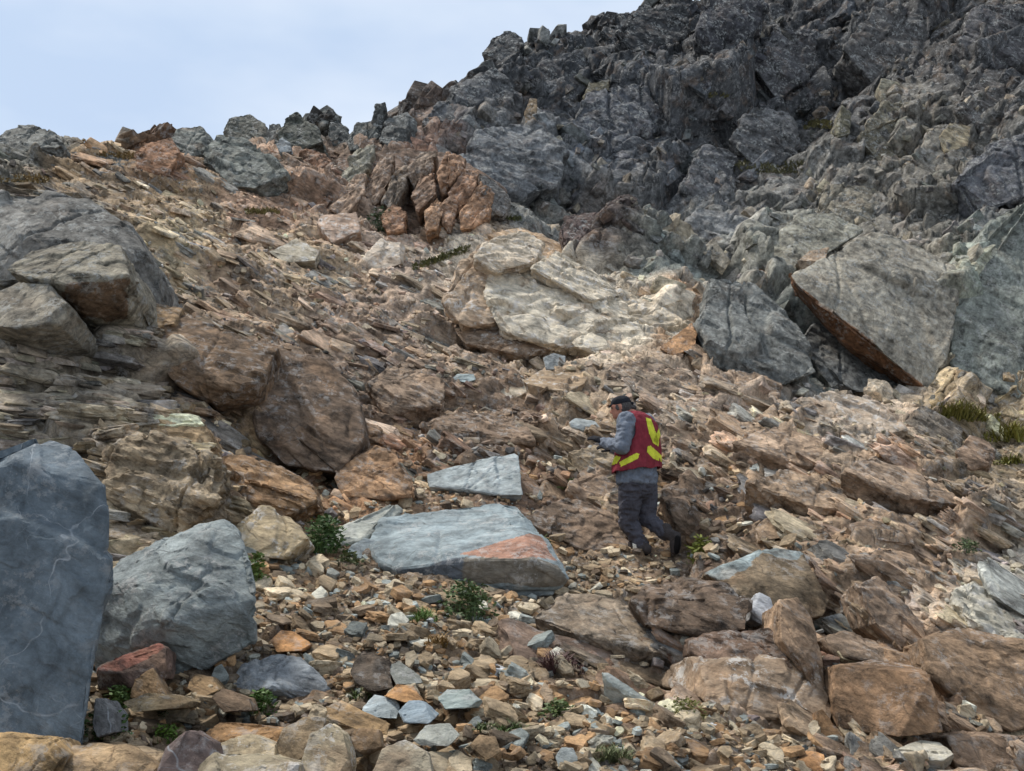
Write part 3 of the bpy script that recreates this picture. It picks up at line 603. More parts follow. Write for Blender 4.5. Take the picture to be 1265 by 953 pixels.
# foreground rocks along the lower edge
FG = [
 ('boulder', [(-20,912,.1),(0,905,.15),(30,908,.15),(62,912,.1),(74,935,.02),(60,975,0),(-20,975,0)], M_BROWN, (176,142,98), 4.3, .35, 'rounded golden-tan rock at the foot of the tall slate boulder'),
 ('rock', [(30,945,.05),(70,925,.2),(120,915,.25),(165,925,.2),(195,950,.1),(190,985,0),(30,985,0)], M_BROWN, (165,136,104), 4.35, .35, 'flaky tan slab in front of the tall slate boulder'),
 ('rock', [(193,955,0),(205,925,.06),(236,899,.1),(262,915,.12),(266,932,.1),(245,985,0),(195,985,0)], M_SLATE, (112,94,92), 4.4, .2, 'dark purple-brown block with a square grey end'),
 ('boulder', [(235,950,.1),(262,932,.2),(320,932,.2),(368,945,.1),(372,990,0),(235,990,0)], M_PALE, (172,156,132), 4.2, .4, 'broad pale flat-topped rock beside the dark purple block'),
 ('rock', [(255,925,.05),(285,912,.1),(310,907,.12),(340,920,.1),(338,938,0),(260,940,0)], M_PALE, (180,160,132), 4.65, .25, 'pale crusted rock behind the broad flat-topped rock'),
 ('rock', [(252,905,.1),(268,892,.2),(330,896,.2),(366,904,.1),(352,926,0),(300,922,-.02),(256,914,.0)], M_BROWN, (166,124,80), 5.0, .25, 'long orange-brown slab lying behind the pale crusted rock'),
 ('rock', [(338,925,.05),(350,900,.12),(375,886,.18),(402,888,.18),(398,905,.1),(372,938,0),(345,942,0)], M_BROWN, (146,124,98), 4.75, .25, 'leaning brown slab between orange slab and pale lump'),
 ('boulder', [(368,950,.05),(382,908,.15),(408,893,.2),(424,905,.18),(432,940,.1),(428,985,0),(370,985,0)], M_PALE, (182,164,138), 4.45, .3, 'lumpy pale tan rock beside the leaning brown slab'),
 ('rock', [(402,872,.12),(422,866,.2),(482,895,.12),(478,908,.05),(452,906,0),(405,888,.02)], M_BROWN, (160,128,90), 5.1, .16, 'squared tan brick-shaped rock pointing down the slope'),
 ('rock', [(428,920,.03),(440,900,.1),(468,902,.1),(472,925,.05),(450,935,0)], M_BROWN, (140,112,84), 4.85, .2, 'dark tan block below the brick-shaped rock'),
 ('boulder', [(460,955,.03),(472,925,.12),(500,914,.18),(528,930,.12),(534,955,.05),(520,985,0),(465,985,0)], M_PALE, (188,174,154), 4.45, .3, 'pale mottled boulder with white crust at the lower scree edge'),
 ('rock', [(491,880,.05),(505,866,.12),(525,866,.12),(543,882,.06),(530,894,0),(498,893,0)], M_BLUE, (138,152,168), 5.35, .2, 'rounded blue-grey stone beside the tan brick-shaped rock'),
 ('rock', [(445,874,.05),(462,858,.12),(485,862,.12),(494,872,.08),(490,888,0),(452,886,0)], M_BLUE, (162,172,182), 5.5, .2, 'light blue stone with tan underside next to rounded blue-grey stone'),
 ('rock', [(432,832,.08),(440,810,.2),(458,805,.25),(480,815,.2),(486,850,.05),(462,856,0),(440,845,0)], M_BROWN, (104,90,80), 5.75, .3, 'dark brown block with a pinkish top in mid scree'),
 ('rock', [(478,825,.1),(492,816,.2),(518,834,.12),(522,844,.05),(490,846,.0)], M_GREY, (140,142,134), 5.8, .2, 'grey-green wedge beside the dark brown block'),
 ('rock', [(474,860,.1),(490,846,.2),(510,848,.2),(523,866,.1),(500,868,0)], M_BROWN, (178,130,82), 5.5, .25, 'bright orange rounded stone behind the blue stones'),
 ('rock', [(540,862,.05),(552,852,.12),(580,852,.12),(597,866,.08),(592,874,0),(550,876,0)], M_BLUE, (150,162,164), 5.6, .2, 'pair-like jagged blue-grey rock in the middle of the scree'),
 ('rock', [(510,915,.05),(525,896,.12),(555,894,.12),(568,908,.08),(555,922,0),(518,922,0)], M_GREY, (176,178,168), 4.95, .2, 'pale grey streaked stone above the mottled boulder'),
 ('rock', [(686,935,.03),(694,924,.08),(708,924,.08),(715,938,.04),(705,950,0),(690,948,0)], M_GREY, (178,186,184), 4.95, .12, 'small pale blue-white stone alone on fine scree'),
 ('rock', [(334,792,.08),(345,779,.2),(362,780,.2),(385,796,.1),(372,804,0),(342,806,0)], M_BROWN, (176,126,78), 6.45, .25, 'orange stone behind the rounded pale grey boulder'),
 ('rock', [(580,920,.03),(592,908,.1),(612,910,.1),(620,930,.03),(600,940,0)], M_BROWN, (176,144,110), 4.9, .15, 'tan cracked stone on the lower scree'),
 ('rock', [(150,868,.06),(180,857,.14),(222,858,.14),(240,866,.08),(232,874,0),(165,880,0)], M_BROWN, (150,128,98), 5.2, .22, 'thin arched tan slab lying in front of the blocky grey boulder'),
 ('rock', [(114,896,.04),(118,862,.12),(126,862,.14),(140,880,.1),(143,905,.02),(120,912,0)], M_SLATE, (104,104,104), 4.85, .2, 'dark grey rock tucked behind the edge of the tall slate boulder'),
 ('rock', [(108,945,.02),(125,925,.12),(175,922,.16),(205,932,.1),(200,955,0),(120,962,0)], M_PALE, (184,156,126), 4.55, .2, 'pinkish tan crumbly slab near the tall slate boulder foot'),
 ('rock', [(230,850,.1),(240,832,.2),(262,836,.2),(272,852,.1),(250,862,0)], M_BROWN, (160,128,92), 5.6, .2, 'upright tan splinter in front of the blocky grey boulder'),
 ('rock', [(262,862,.08),(275,850,.15),(308,862,.12),(312,878,.03),(275,880,0)], M_BROWN, (128,104,84), 5.35, .2, 'brown angular rock below the rounded pale grey boulder'),
]
for nm, pts, mt, cl0, Yv, th, lab in FG:
    rock(nm, pts, mt, cl0, Y=Yv, thick=th, rough=.6, label=lab, cat='boulder' if nm == 'boulder' else 'rock')

# --- bedrock: parts of the mountainside
def bed_rock(name, pts, mat, col, label=None, **kw): return rock(name, pts, mat, col, parent=kw.pop('parent', terr), label=label, **kw)
# stepped brown bedrock at the lower right
bed_rock('bedrock_block', [(778,740,.1),(800,722,.35),(850,716,.5),(900,722,.45),(925,742,.3),(922,778,.05),(860,785,0),(800,772,0)], M_BROWN, (112,92,78), at=(850,788), sink=-.3, thick=.9, rough=.7)
bed_rock('bedrock_block', [(850,790,.15),(880,782,.25),(950,776,.3),(982,800,.15),(978,826,0),(880,822,0),(852,808,.05)], M_BROWN, (118,94,80), at=(910,828), sink=-.3, thick=.9, rough=.7)
bed_rock('bedrock_block', [(800,830,.0),(850,812,.3),(960,818,.35),(1010,812,.35),(1030,880,.1),(1026,900,0),(960,898,-.1),(880,870,-.1)], M_PALE, (156,132,112), at=(930,902), sink=-.15, thick=1.1, rough=.7)
bed_rock('bedrock_block', [(962,742,.2),(985,738,.35),(1000,760,.3),(1012,800,.15),(1028,890,.0),(985,815,-.1),(965,790,-.05)], M_BROWN, (170,138,112), at=(1000,895), sink=.15, thick=.9, rough=.6)
bed_rock('bedrock_block', [(1032,820,.35),(1080,815,.55),(1130,822,.45),(1150,832,.1),(1166,905,0),(1110,912,-.05),(1040,900,.15),(1030,860,.25)], M_BROWN, (156,122,94), at=(1100,914), sink=-.2, thick=1.0, rough=.45, label='squared orange-brown bedrock block with a flat broken face')
bed_rock('bedrock_block', [(1015,790,.2),(1045,778,.45),(1095,795,.45),(1120,812,.3),(1090,820,.05),(1035,810,.05)], M_BROWN, (146,122,104), at=(1060,822), sink=-.1, thick=.8, rough=.6)
bed_rock('bedrock_block', [(1138,790,.25),(1190,775,.6),(1290,800,.6),(1290,890,.1),(1250,905,.0),(1185,870,0),(1150,830,.05)], M_BROWN, (146,118,94), at=(1220,905), sink=-.1, thick=1.1, rough=.6)
bed_rock('bedrock_block', [(1172,910,.1),(1200,905,.25),(1290,912,.3),(1290,990,.0),(1200,985,0),(1178,940,0)], M_BROWN, (128,104,86), at=(1230,953), sink=-.2, thick=.9, rough=.6)
bed_rock('bedrock_block', [(655,760,.2),(700,735,.7),(760,740,.8),(840,795,.3),(850,808,.1),(800,805,-.05),(720,785,0)], M_BROWN, (150,132,116), at=(760,808), sink=-.2, back=(0, .6, -1), thick=.4, rough=.6)
bed_rock('bedrock_block', [(1060,720,.2),(1085,712,.4),(1140,770,.3),(1150,800,.1),(1110,800,0),(1080,770,0)], M_BROWN, (140,116,98), at=(1100,800), thick=.6, rough=.7)
# white crusted patch at the right edge
bed_rock('bedrock_slab', [(1165,735,.2),(1200,720,.6),(1265,755,.6),(1290,800,.2),(1250,800,0),(1200,765,0)], M_QUARTZ, (178,170,158), at=(1240,800), back=(0, .7, -1), thick=.4, rough=.9, cell=.15)
# left outcrop
bed_rock('outcrop_knob', [(-60,250,.6),(0,238,.8),(60,236,1.1),(110,250,1.1),(160,278,.9),(192,330,.6),(185,372,.3),(100,380,0),(-60,380,0),(40,290,.1),(120,300,.2)], M_CLIFFR, (124,122,116), at=(90,375), thick=2.0, rough=.7, label='ribbed grey bedrock knob above the layered outcrop')
bed_rock('overhanging_block', [(5,332,.3),(40,312,.7),(90,298,.9),(150,302,.8),(158,340,.3),(152,378,.5),(108,388,.5),(80,348,0),(30,342,.05),(60,352,.15)], M_CLIFFR, (142,133,120), Y=9.2, thick=1.2, rough=.5, paint=[([(80,350),(158,342),(158,395),(80,395)], (112,88,68))], label='overhanging bedrock block with a darker brown underside')  # underside painted a darker brown than the rest of the block
bed_rock('bedrock_block', [(-30,360,.4),(20,348,.5),(60,352,.45),(84,378,.2),(70,398,.1),(20,406,0),(-30,400,.1)], M_CLIFFR, (136,127,116), Y=8.8, thick=1.0, rough=.5)
bed_rock('layered_block', [(130,560,.3),(165,530,.5),(235,545,.4),(268,570,.3),(262,620,.05),(225,660,0),(150,650,0),(128,600,.1)], M_BROWN, (156,136,113), at=(200,670), thick=1.0, rough=1.7, cell=.4, joints=6, strata=frame((.9, .2, -.4), (.4, 0, 1)))
bed_rock('layered_block', [(180,510,.4),(250,520,.4),(262,545,.3),(240,560,0),(190,535,.1)], M_BROWN, (160,132,100), at=(230,560), thick=.8, rough=.8, strata=frame((.9, .2, -.4), (.4, 0, 1)))
bed_rock('layered_block', [(255,580,.2),(280,560,.35),(340,572,.4),(385,595,.3),(392,620,.05),(350,640,0),(280,620,0)], M_BROWN, (150,116,84), at=(330,640), thick=.8, rough=.8, strata=frame((.9, .2, -.4), (.4, 0, 1)))
bed_rock('layered_block', [(290,640,.2),(320,625,.35),(360,640,.3),(380,665,.1),(350,690,0),(296,685,0)], M_PALE, (168,148,120), at=(330,692), thick=.6, rough=.8)
bed_rock('layered_block', [(5,440,.3),(50,400,.6),(110,398,.6),(150,430,.4),(158,470,.1),(90,490,0),(10,480,0)], M_CLIFFR, (140,130,112), at=(90,490), thick=1.0, rough=1.1, strata=fr_str, cell=.4)
bed_rock('layered_block', [(20,520,.3),(60,490,.5),(140,495,.5),(180,520,.3),(170,550,.05),(80,560,0)], M_CLIFFR, (144,128,106), at=(100,560), thick=.8, rough=1.1, strata=fr_str, cell=.4)
# dark brown face with its overhang
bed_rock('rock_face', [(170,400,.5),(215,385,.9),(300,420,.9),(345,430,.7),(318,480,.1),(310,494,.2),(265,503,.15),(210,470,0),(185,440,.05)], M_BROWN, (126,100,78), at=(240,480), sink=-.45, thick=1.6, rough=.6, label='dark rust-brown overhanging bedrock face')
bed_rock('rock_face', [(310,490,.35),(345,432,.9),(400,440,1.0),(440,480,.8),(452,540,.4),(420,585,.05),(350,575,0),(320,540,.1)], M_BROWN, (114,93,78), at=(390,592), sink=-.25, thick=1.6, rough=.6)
bed_rock('rock_face', [(150,378,.3),(175,370,.5),(225,382,.5),(215,400,.1),(180,408,0)], M_BROWN, (164,132,98), at=(190,412), thick=.8, rough=.6)
# pale outcrop
fr_po = frame((.8, .1, -.5), (.3, -.9, .4))
PO = bed_rock('pale_outcrop', [(600,345,.9),(625,318,1.5),(665,315,1.8),(720,345,1.5),(775,375,1.1),(800,420,.2),(740,434,.0),(680,425,0),(620,410,.1),(600,375,.4)], M_PALE, (206,192,176), at=(690,440), sink=-.5, thick=2.4, rough=.8, cell=.16, strata=fr_po, joints=5, label='large pale cream bedrock slab streaked with rust')
for pts, c0 in [([(548,372,.2),(562,332,.9),(590,302,1.7),(622,300,1.9),(628,335,1.2),(612,400,.2),(570,405,0)], (182,156,134)), ([(585,318,.5),(600,298,1.2),(650,284,1.9),(672,300,1.7),(660,325,.9),(610,335,.5)], (196,178,160)), ([(655,330,.6),(690,312,1.5),(735,338,1.5),(765,365,1.1),(730,372,.5)], (204,188,170)), ([(735,395,.6),(765,360,1.4),(820,378,1.2),(858,398,.9),(861,424,.4),(815,438,0),(760,428,.05)], (202,184,164)), ([(560,405,.3),(600,396,.6),(670,410,.6),(700,428,.2),(640,438,0),(575,425,0)], (150,126,108))]:
    bed_rock('pale_slab', pts, M_PALE, c0, parent=PO, at=(690,440), sink=-.4, thick=2.0, rough=.8, cell=.18, strata=fr_po, joints=4)
bed_rock('bedrock_slab', [(855,398,.4),(862,410,.3),(858,430,.05),(830,440,0),(815,430,.1)], M_BROWN, (172,128,90), at=(840,442), thick=.8, rough=.5)
bed_rock('bedrock_slab', [(600,290,.2),(640,276,.8),(690,300,.9),(740,335,.7),(700,330,.1),(640,310,0)], M_PALE, (176,146,118), at=(680,330), thick=1.0, rough=.6)
bed_rock('bedrock_slab', [(445,320,.1),(470,296,.7),(500,300,.7),(498,325,.3),(460,338,0)], M_PALE, (190,172,158), at=(470,340), thick=.8, rough=.6)
bed_rock('bedrock_slab', [(330,310,.1),(365,294,.6),(395,310,.5),(390,322,.1),(350,325,0)], M_PALE, (176,164,148), at=(365,326), thick=.6, rough=.5)
bed_rock('bedrock_slab', [(380,285,.1),(400,266,.6),(440,262,.7),(445,285,.3),(410,300,0)], M_PALE, (172,144,128), at=(410,300), thick=.8, rough=.6)
# right-hand streaked slope ledges
fr_led = frame((.8, .1, -.45), (.35, -.45, .8))
for k, (pts, c0) in enumerate([
 ([(985,495,.3),(1030,482,.9),(1090,500,.9),(1125,530,.5),(1080,540,.05),(1010,520,0)], (176,156,140)),
 ([(905,545,.1),(960,525,.8),(1030,545,.8),(1060,575,.3),(990,575,0)], (158,132,112)),
 ([(1040,580,.1),(1080,560,.8),(1150,590,.8),(1190,625,.3),(1120,615,0)], (160,134,114)),
 ([(870,470,.2),(910,455,.8),(965,475,.8),(960,495,.2),(900,490,0)], (156,130,110)),
 ([(1110,520,.2),(1140,500,.6),(1190,530,.6),(1185,560,.1),(1140,555,0)], (128,116,106)),
 ([(1180,560,.1),(1205,530,.5),(1230,555,.4),(1225,575,.1),(1195,580,0)], (150,122,102)),
 ([(920,595,.1),(975,580,.6),(1040,605,.6),(1065,630,.2),(1000,625,0)], (154,128,106)),
 ([(700,600,.1),(740,560,.7),(775,575,.6),(770,620,.2),(730,640,0)], (150,124,104)),
 ([(640,640,.1),(700,615,.7),(770,640,.6),(790,680,.2),(720,680,0)], (126,104,88)),
 ([(815,600,.3),(850,580,.8),(900,640,.6),(905,665,.3),(865,672,.15),(835,650,.2)], (122,100,84)),
 ([(700,560,.1),(760,545,.5),(800,560,.4),(790,580,0),(720,590,0)], (166,144,120)),
 ([(520,525,.1),(570,505,.8),(650,520,.7),(660,545,.2),(580,550,0)], (134,110,92)),
 ([(1150,640,.2),(1200,625,.7),(1280,660,.7),(1280,700,.2),(1200,685,0)], (160,132,110)),
 ([(1060,690,.1),(1100,675,.6),(1180,715,.6),(1190,740,.2),(1120,725,0)], (156,128,106)),
 ([(450,470,.2),(490,452,.8),(550,470,.7),(545,500,.2),(480,510,0)], (146,122,104)),
 ([(270,360,.2),(310,345,.8),(370,365,.7),(360,395,.2),(300,395,0)], (146,124,106)),
 ([(730,455,.2),(790,440,.9),(850,460,.8),(870,490,.3),(800,490,0)], (152,130,114)),
]):
    bed_rock('bedrock_ledge', pts, M_BROWN if k not in (0,) else M_PALE, c0, thick=.9, back=(0, .8, -.8), rough=.8, strata=fr_led, cell=.22)
# jointed orange outcrop: leaning blocks
JO = bed_rock('jointed_outcrop', [(380,245,.6),(420,190,1.6),(520,182,2.0),(560,190,2.0),(625,235,1.4),(628,262,.8),(560,290,.4),(450,285,.3),(400,272,.3)], M_BROWN, (122,98,84), Y=21.6, thick=3.0, rough=.8, label='outcrop of leaning orange-brown jointed blocks')
for pts, c0, Yj in [
 ([(540,215,.5),(552,186,1.0),(576,196,1.1),(572,208,.7),(556,228,.2),(542,236,0)], (160,122,96), 21.3),
 ([(552,238,.3),(576,206,.9),(592,212,1.0),(586,232,.4),(560,262,0)], (164,124,98), 21.2),
 ([(545,250,.3),(560,240,.5),(566,258,.4),(556,284,.0),(545,278,.1)], (150,116,94), 21.0),
 ([(566,262,.2),(598,222,.9),(614,230,1.0),(606,262,.4),(584,282,0),(568,284,0)], (172,130,100), 21.0),
 ([(592,214,.6),(612,222,.9),(630,246,.9),(624,266,.4),(606,262,.2)], (128,124,118), 21.3),
 ([(524,262,.2),(540,244,.5),(550,256,.4),(540,282,.0),(526,286,0)], (168,130,102), 20.9),
 ([(508,242,.4),(520,216,.8),(536,214,.8),(538,240,.3),(516,262,0)], (134,106,88), 21.2),
 ([(500,214,.5),(520,190,1.0),(540,186,1.0),(532,214,.5),(512,226,.1)], (136,116,102), 21.6),
 ([(472,250,.3),(490,205,.9),(504,198,1.0),(500,235,.4),(484,262,0)], (128,112,100), 21.5),
 ([(446,245,.4),(470,196,1.0),(486,192,1.0),(482,222,.5),(456,262,0)], (140,116,100), 21.8),
 ([(408,258,.2),(436,220,.8),(452,214,.9),(450,238,.4),(424,270,0)], (148,122,104), 21.5),
 ([(415,230,.5),(440,185,1.1),(462,180,1.2),(455,210,.6),(428,242,.1)], (136,130,118), 22.2),
 ([(360,225,.4),(372,185,1.0),(400,182,1.1),(410,200,.9),(398,230,.3),(372,248,0)], (140,104,82), 22.4),
 ([(388,250,.2),(402,222,.7),(420,215,.8),(415,240,.3),(398,262,0)], (150,112,88), 21.9),
 ([(300,255,.1),(312,238,.6),(340,228,.8),(365,236,.7),(358,258,.2),(320,264,0)], (164,136,116), 22.0),
 ([(470,268,.2),(486,252,.6),(502,262,.5),(498,284,.1),(478,288,0)], (160,120,94), 21.0),
]:
    bed_rock('joint_block', pts, M_BROWN, c0, parent=JO, Y=Yj - .3, thick=1.1, rough=1.0, ppx_=3.2, chips_=14, cell=.25, strata=frame((.5,.2,.8),(.8,-.3,-.4)))
# dark purple recess and grey buttresses right of it
bed_rock('rock_face', [(690,280,.5),(705,262,1.0),(750,262,1.1),(772,280,1.0),(768,330,.3),(740,335,.1),(700,312,0)], M_CLIFFR, (92,76,74), at=(735,335), thick=1.4, rough=.9, label='dark purple-brown recessed rock face')
bed_rock('buttress', [(768,300,.6),(775,268,1.5),(800,255,2.0),(850,290,1.6),(868,340,.8),(850,370,.1),(800,362,0),(770,335,.1)], M_CLIFFR, (118,120,117), at=(820,372), thick=2.2, rough=.8)
bed_rock('buttress', [(862,400,.6),(880,345,1.6),(930,350,1.8),(985,400,1.4),(1010,460,.5),(960,480,.1),(890,450,0)], M_CLIFFR, (112,114,110), at=(950,482), thick=2.2, rough=.8)
bed_rock('buttress', [(985,420,.5),(1010,395,1.2),(1070,440,1.1),(1130,485,.6),(1100,495,.1),(1030,475,0)], M_CLIFFR, (112,114,112), at=(1060,490), thick=1.6, rough=.9)
bed_rock('buttress', [(840,300,.5),(860,255,1.4),(930,270,1.6),(925,330,.7),(880,345,.1)], M_CLIFFR, (124,124,122), at=(885,345), thick=2.0, rough=.8)
# great leaning slab with rusty underside
GS = bed_rock('leaning_slab', [(985,352,.5),(1020,318,1.4),(1075,288,2.4),(1130,300,2.6),(1182,330,2.4),(1178,400,1.4),(1165,455,.7),(1153,487,.35),(1120,462,.3),(1060,410,.3),(1000,365,.35),(975,338,.7),(978,352,.8),(1040,425,.75),(1110,472,.6),(1140,490,.5)], M_CLIFFR, (152,144,134), at=(1140,492), chips_=2, joints=4, thick=1.6, back=(.15, 1, .1), rough=.5, ppx_=3.8, paint=[([(968,332),(985,352),(1060,408),(1120,460),(1156,488),(1130,500),(960,380)], (128,88,60))], label='great leaning grey slab with a rusty broken underside')
bed_rock('leaning_slab', [(925,345,.2),(940,310,.9),(985,262,1.9),(1030,262,2.2),(1068,285,2.0),(1010,322,.9),(975,345,.1),(950,352,.1)], M_CLIFFR, (142,138,128), at=(960,365), thick=1.5, back=(.1, 1, .1), rough=.4, paint=[([(925,335),(965,330),(980,340),(950,360),(920,360)], (136,92,62))], label='upper grey slab hanging over a dark gap beside the great leaning slab')
bed_rock('rock_block', [(985,322,.3),(1000,310,.6),(1025,305,.7),(1018,325,.2),(1000,336,0)], M_CLIFFR, (148,126,108), Y=20.2, thick=.8, rough=.5)
bed_rock('buttress', [(1172,400,.8),(1190,330,1.8),(1225,270,2.8),(1290,230,3.4),(1290,470,.6),(1250,500,0),(1200,485,.1),(1175,450,.4)], M_CLIFFR, (130,134,125), at=(1230,505), thick=2.5, rough=.45, cell=.2, label='smooth grey-green buttress right of the great leaning slab')
bed_rock('buttress', [(1180,225,.6),(1200,195,1.4),(1290,150,2.0),(1290,235,.8),(1215,262,.2)], M_CLIFFR, (98,99,102), at=(1220,265), thick=2.0, rough=.8)
# big faces high on the dark cliff
for pts, c0 in [
 ([(560,210,.2),(590,160,1.5),(650,150,2.2),(700,180,2.0),(690,230,.9),(620,250,.2)], (104,108,114)),
 ([(640,225,.2),(700,190,1.4),(770,190,2.0),(800,225,1.6),(740,250,.5),(680,250,.1)], (124,124,124)),
 ([(520,150,.4),(560,110,1.6),(610,85,2.4),(640,110,2.2),(620,150,1.2),(560,185,.2)], (84,87,92)),
 ([(640,110,.4),(670,70,1.6),(720,60,2.2),(735,100,1.6),(690,140,.4)], (72,75,80)),
 ([(820,120,.3),(850,70,1.6),(910,50,2.2),(930,90,1.8),(880,140,.5)], (70,74,84)),
 ([(760,40,.4),(790,15,1.2),(850,5,1.8),(850,45,1.0),(790,70,.1)], (60,62,66)),
 ([(930,80,.4),(960,30,1.6),(1010,40,1.8),(1005,90,.9),(960,125,.2)], (80,81,86)),
 ([(1040,60,.4),(1080,10,1.6),(1150,20,1.8),(1150,70,.9),(1080,100,.2)], (82,82,84)),
 ([(1060,170,.3),(1095,120,1.5),(1150,130,1.7),(1140,180,.8),(1090,205,.1)], (116,110,100)),
 ([(900,170,.3),(930,130,1.4),(985,140,1.7),(990,190,.9),(940,215,.1)], (92,94,98)),
 ([(700,160,.3),(730,110,1.6),(800,105,2.0),(820,150,1.4),(760,190,.2)], (82,86,94)),
 ([(840,230,.2),(870,175,1.5),(910,190,1.6),(905,240,.7),(870,255,.1)], (96,98,104)),
 ([(1000,290,.2),(1020,225,1.6),(1090,230,2.0),(1130,290,1.5),(1060,285,.5)], (124,118,112)),
 ([(1180,130,.3),(1210,80,1.5),(1285,90,1.7),(1285,140,.8),(1220,165,.1)], (94,92,92)),
 ([(1180,60,.3),(1200,10,1.5),(1285,0,1.9),(1285,70,.8),(1220,90,.1)], (82,82,86)),
 ([(860,40,.3),(880,-20,1.6),(950,-20,1.9),(940,30,1.0),(890,65,.1)], (66,68,74)),
]:
    bed_rock('cliff_face', pts, M_CLIFFR, (c0[0], int(c0[1] * .985), int(c0[2] * .94)), thick=2.0, back=(0, 1, -.3), rough=.9, cell=.22)
# small ochre blocks set in the dark cliff
for pts, c0 in [([(720,120,.2),(728,102,.5),(752,98,.6),(754,120,.3),(730,134,0)], (116,108,90)), ([(648,140,.2),(655,120,.5),(664,122,.5),(662,150,.1),(650,156,0)], (124,104,82)), ([(1030,160,.2),(1040,130,.5),(1052,140,.5),(1050,166,.1),(1036,170,0)], (112,106,88)), ([(1085,110,.2),(1090,96,.5),(1112,98,.6),(1110,118,.2),(1092,124,0)], (126,120,106)), ([(1160,170,.2),(1175,150,.5),(1200,156,.6),(1195,180,.2),(1168,190,0)], (140,126,104))]:
    bed_rock('ochre_block', pts, M_BROWN, c0, thick=.8, rough=.6)

# --- loose boulders along the ridge
RB = [
 ([(-10,172,.2),(10,160,.6),(40,155,.8),(65,160,.7),(78,178,.4),(60,188,0),(-10,186,0)], (112,112,106), 20.5, 'grey flat-topped boulder on the grassy shoulder of the ridge', .7),
 ([(112,200,.2),(122,190,.4),(148,192,.5),(166,200,.3),(160,210,0),(118,210,0)], (104,104,100), 22.0, 'low dark boulder in the dip of the ridge', .6),
 ([(208,172,.4),(222,157,.9),(248,157,1.0),(260,166,.8),(262,186,.3),(232,196,0),(210,192,.1)], (102,104,98), 22.3, 'grey-green boulder on top of the rust-brown ridge rocks', .9),
 ([(164,190,.2),(180,175,.7),(210,168,.9),(222,190,.4),(205,218,0),(172,208,0)], (146,104,76), 21.8, 'rust-brown layered rock hump on the ridge', 1.0),
 ([(240,200,.2),(262,172,1.0),(300,170,1.3),(345,200,1.0),(355,218,.5),(330,235,.1),(275,228,0)], (112,115,108), 22.0, 'large grey-green slab sloping off the ridge', 1.0),
 ([(292,222,.1),(308,204,.5),(335,205,.6),(342,226,.3),(318,236,0)], (98,102,104), 21.3, 'dark grey block against the sloping grey-green slab', .6),
 ([(275,160,.2),(282,146,.5),(308,140,.7),(328,152,.5),(330,176,.1),(290,178,0)], (92,92,84), 24.5, 'rounded dark boulder with a notch on the skyline', 1.0),
 ([(328,178,.1),(332,154,.4),(345,152,.5),(352,165,.4),(350,180,0)], (78,80,78), 24.5, 'small dark block between two skyline boulders', .5),
 ([(342,165,.3),(352,148,.6),(366,139,.8),(392,158,.6),(400,176,.2),(370,184,0),(346,180,0)], (86,88,80), 24.3, 'peaked dark boulder on the skyline', 1.0),
 ([(340,178,.1),(348,170,.3),(358,176,.3),(360,188,.05),(346,188,0)], (150,156,158), 23.6, 'small pale angular block below the peaked boulder', .4),
 ([(404,170,.1),(408,150,.3),(418,147,.4),(430,160,.3),(432,178,0),(408,182,0)], (76,78,76), 25.0, 'small dark upright block on the skyline beside the peaked boulder', .5),
 ([(428,175,.2),(440,152,.6),(462,148,.8),(470,166,.5),(455,186,0),(432,186,0)], (84,86,82), 25.5, 'dark broken boulder below the standing stone', .8),
 ([(456,166,.05),(464,128,.1),(476,125,.12),(477,132,.12),(471,168,0)], (72,74,72), 25.8, 'narrow dark standing stone tilted against the sky', .35),
 ([(468,172,.2),(478,146,.7),(502,138,.9),(514,150,.8),(508,176,.1),(480,182,0)], (86,88,86), 26.2, 'dark boulder between the standing stone and the cliff', 1.0),
 ([(596,66,.2),(608,46,.6),(628,38,.8),(645,42,.7),(649,55,.5),(636,66,.1),(618,76,0)], (60,62,64), 30.5, 'dark egg-shaped boulder perched on the cliff edge', 1.0),
 ([(752,26,.2),(760,14,.5),(778,14,.6),(782,24,.3),(768,34,0)], (66,68,70), 35.5, 'small dark block on the upper cliff skyline', .7),
 ([(782,20,.2),(790,7,.5),(802,5,.6),(810,16,.3),(800,28,0)], (62,64,66), 35.8, 'rounded dark block beside the upper cliff skyline block', .7),
]
for pts, c0, Yv, lab, th in RB:
    g = groundY(np.mean([p[0] for p in pts]), max(p[1] for p in pts) + 1)
    if g < 1e8: Yv = g
    rock('boulder' if 'block' not in lab else 'rock', pts, M_CLIFFR if 'rust' not in lab else M_BROWN, c0, Y=Yv + .05, thick=th * 1.3, rough=1.0, ppx_=3.2, chips_=14, cell=.22, label=lab, cat='rock' if 'block' in lab or 'stone' in lab else 'boulder')
print('rocks done', HN[0], round(time.time() - T0, 1))
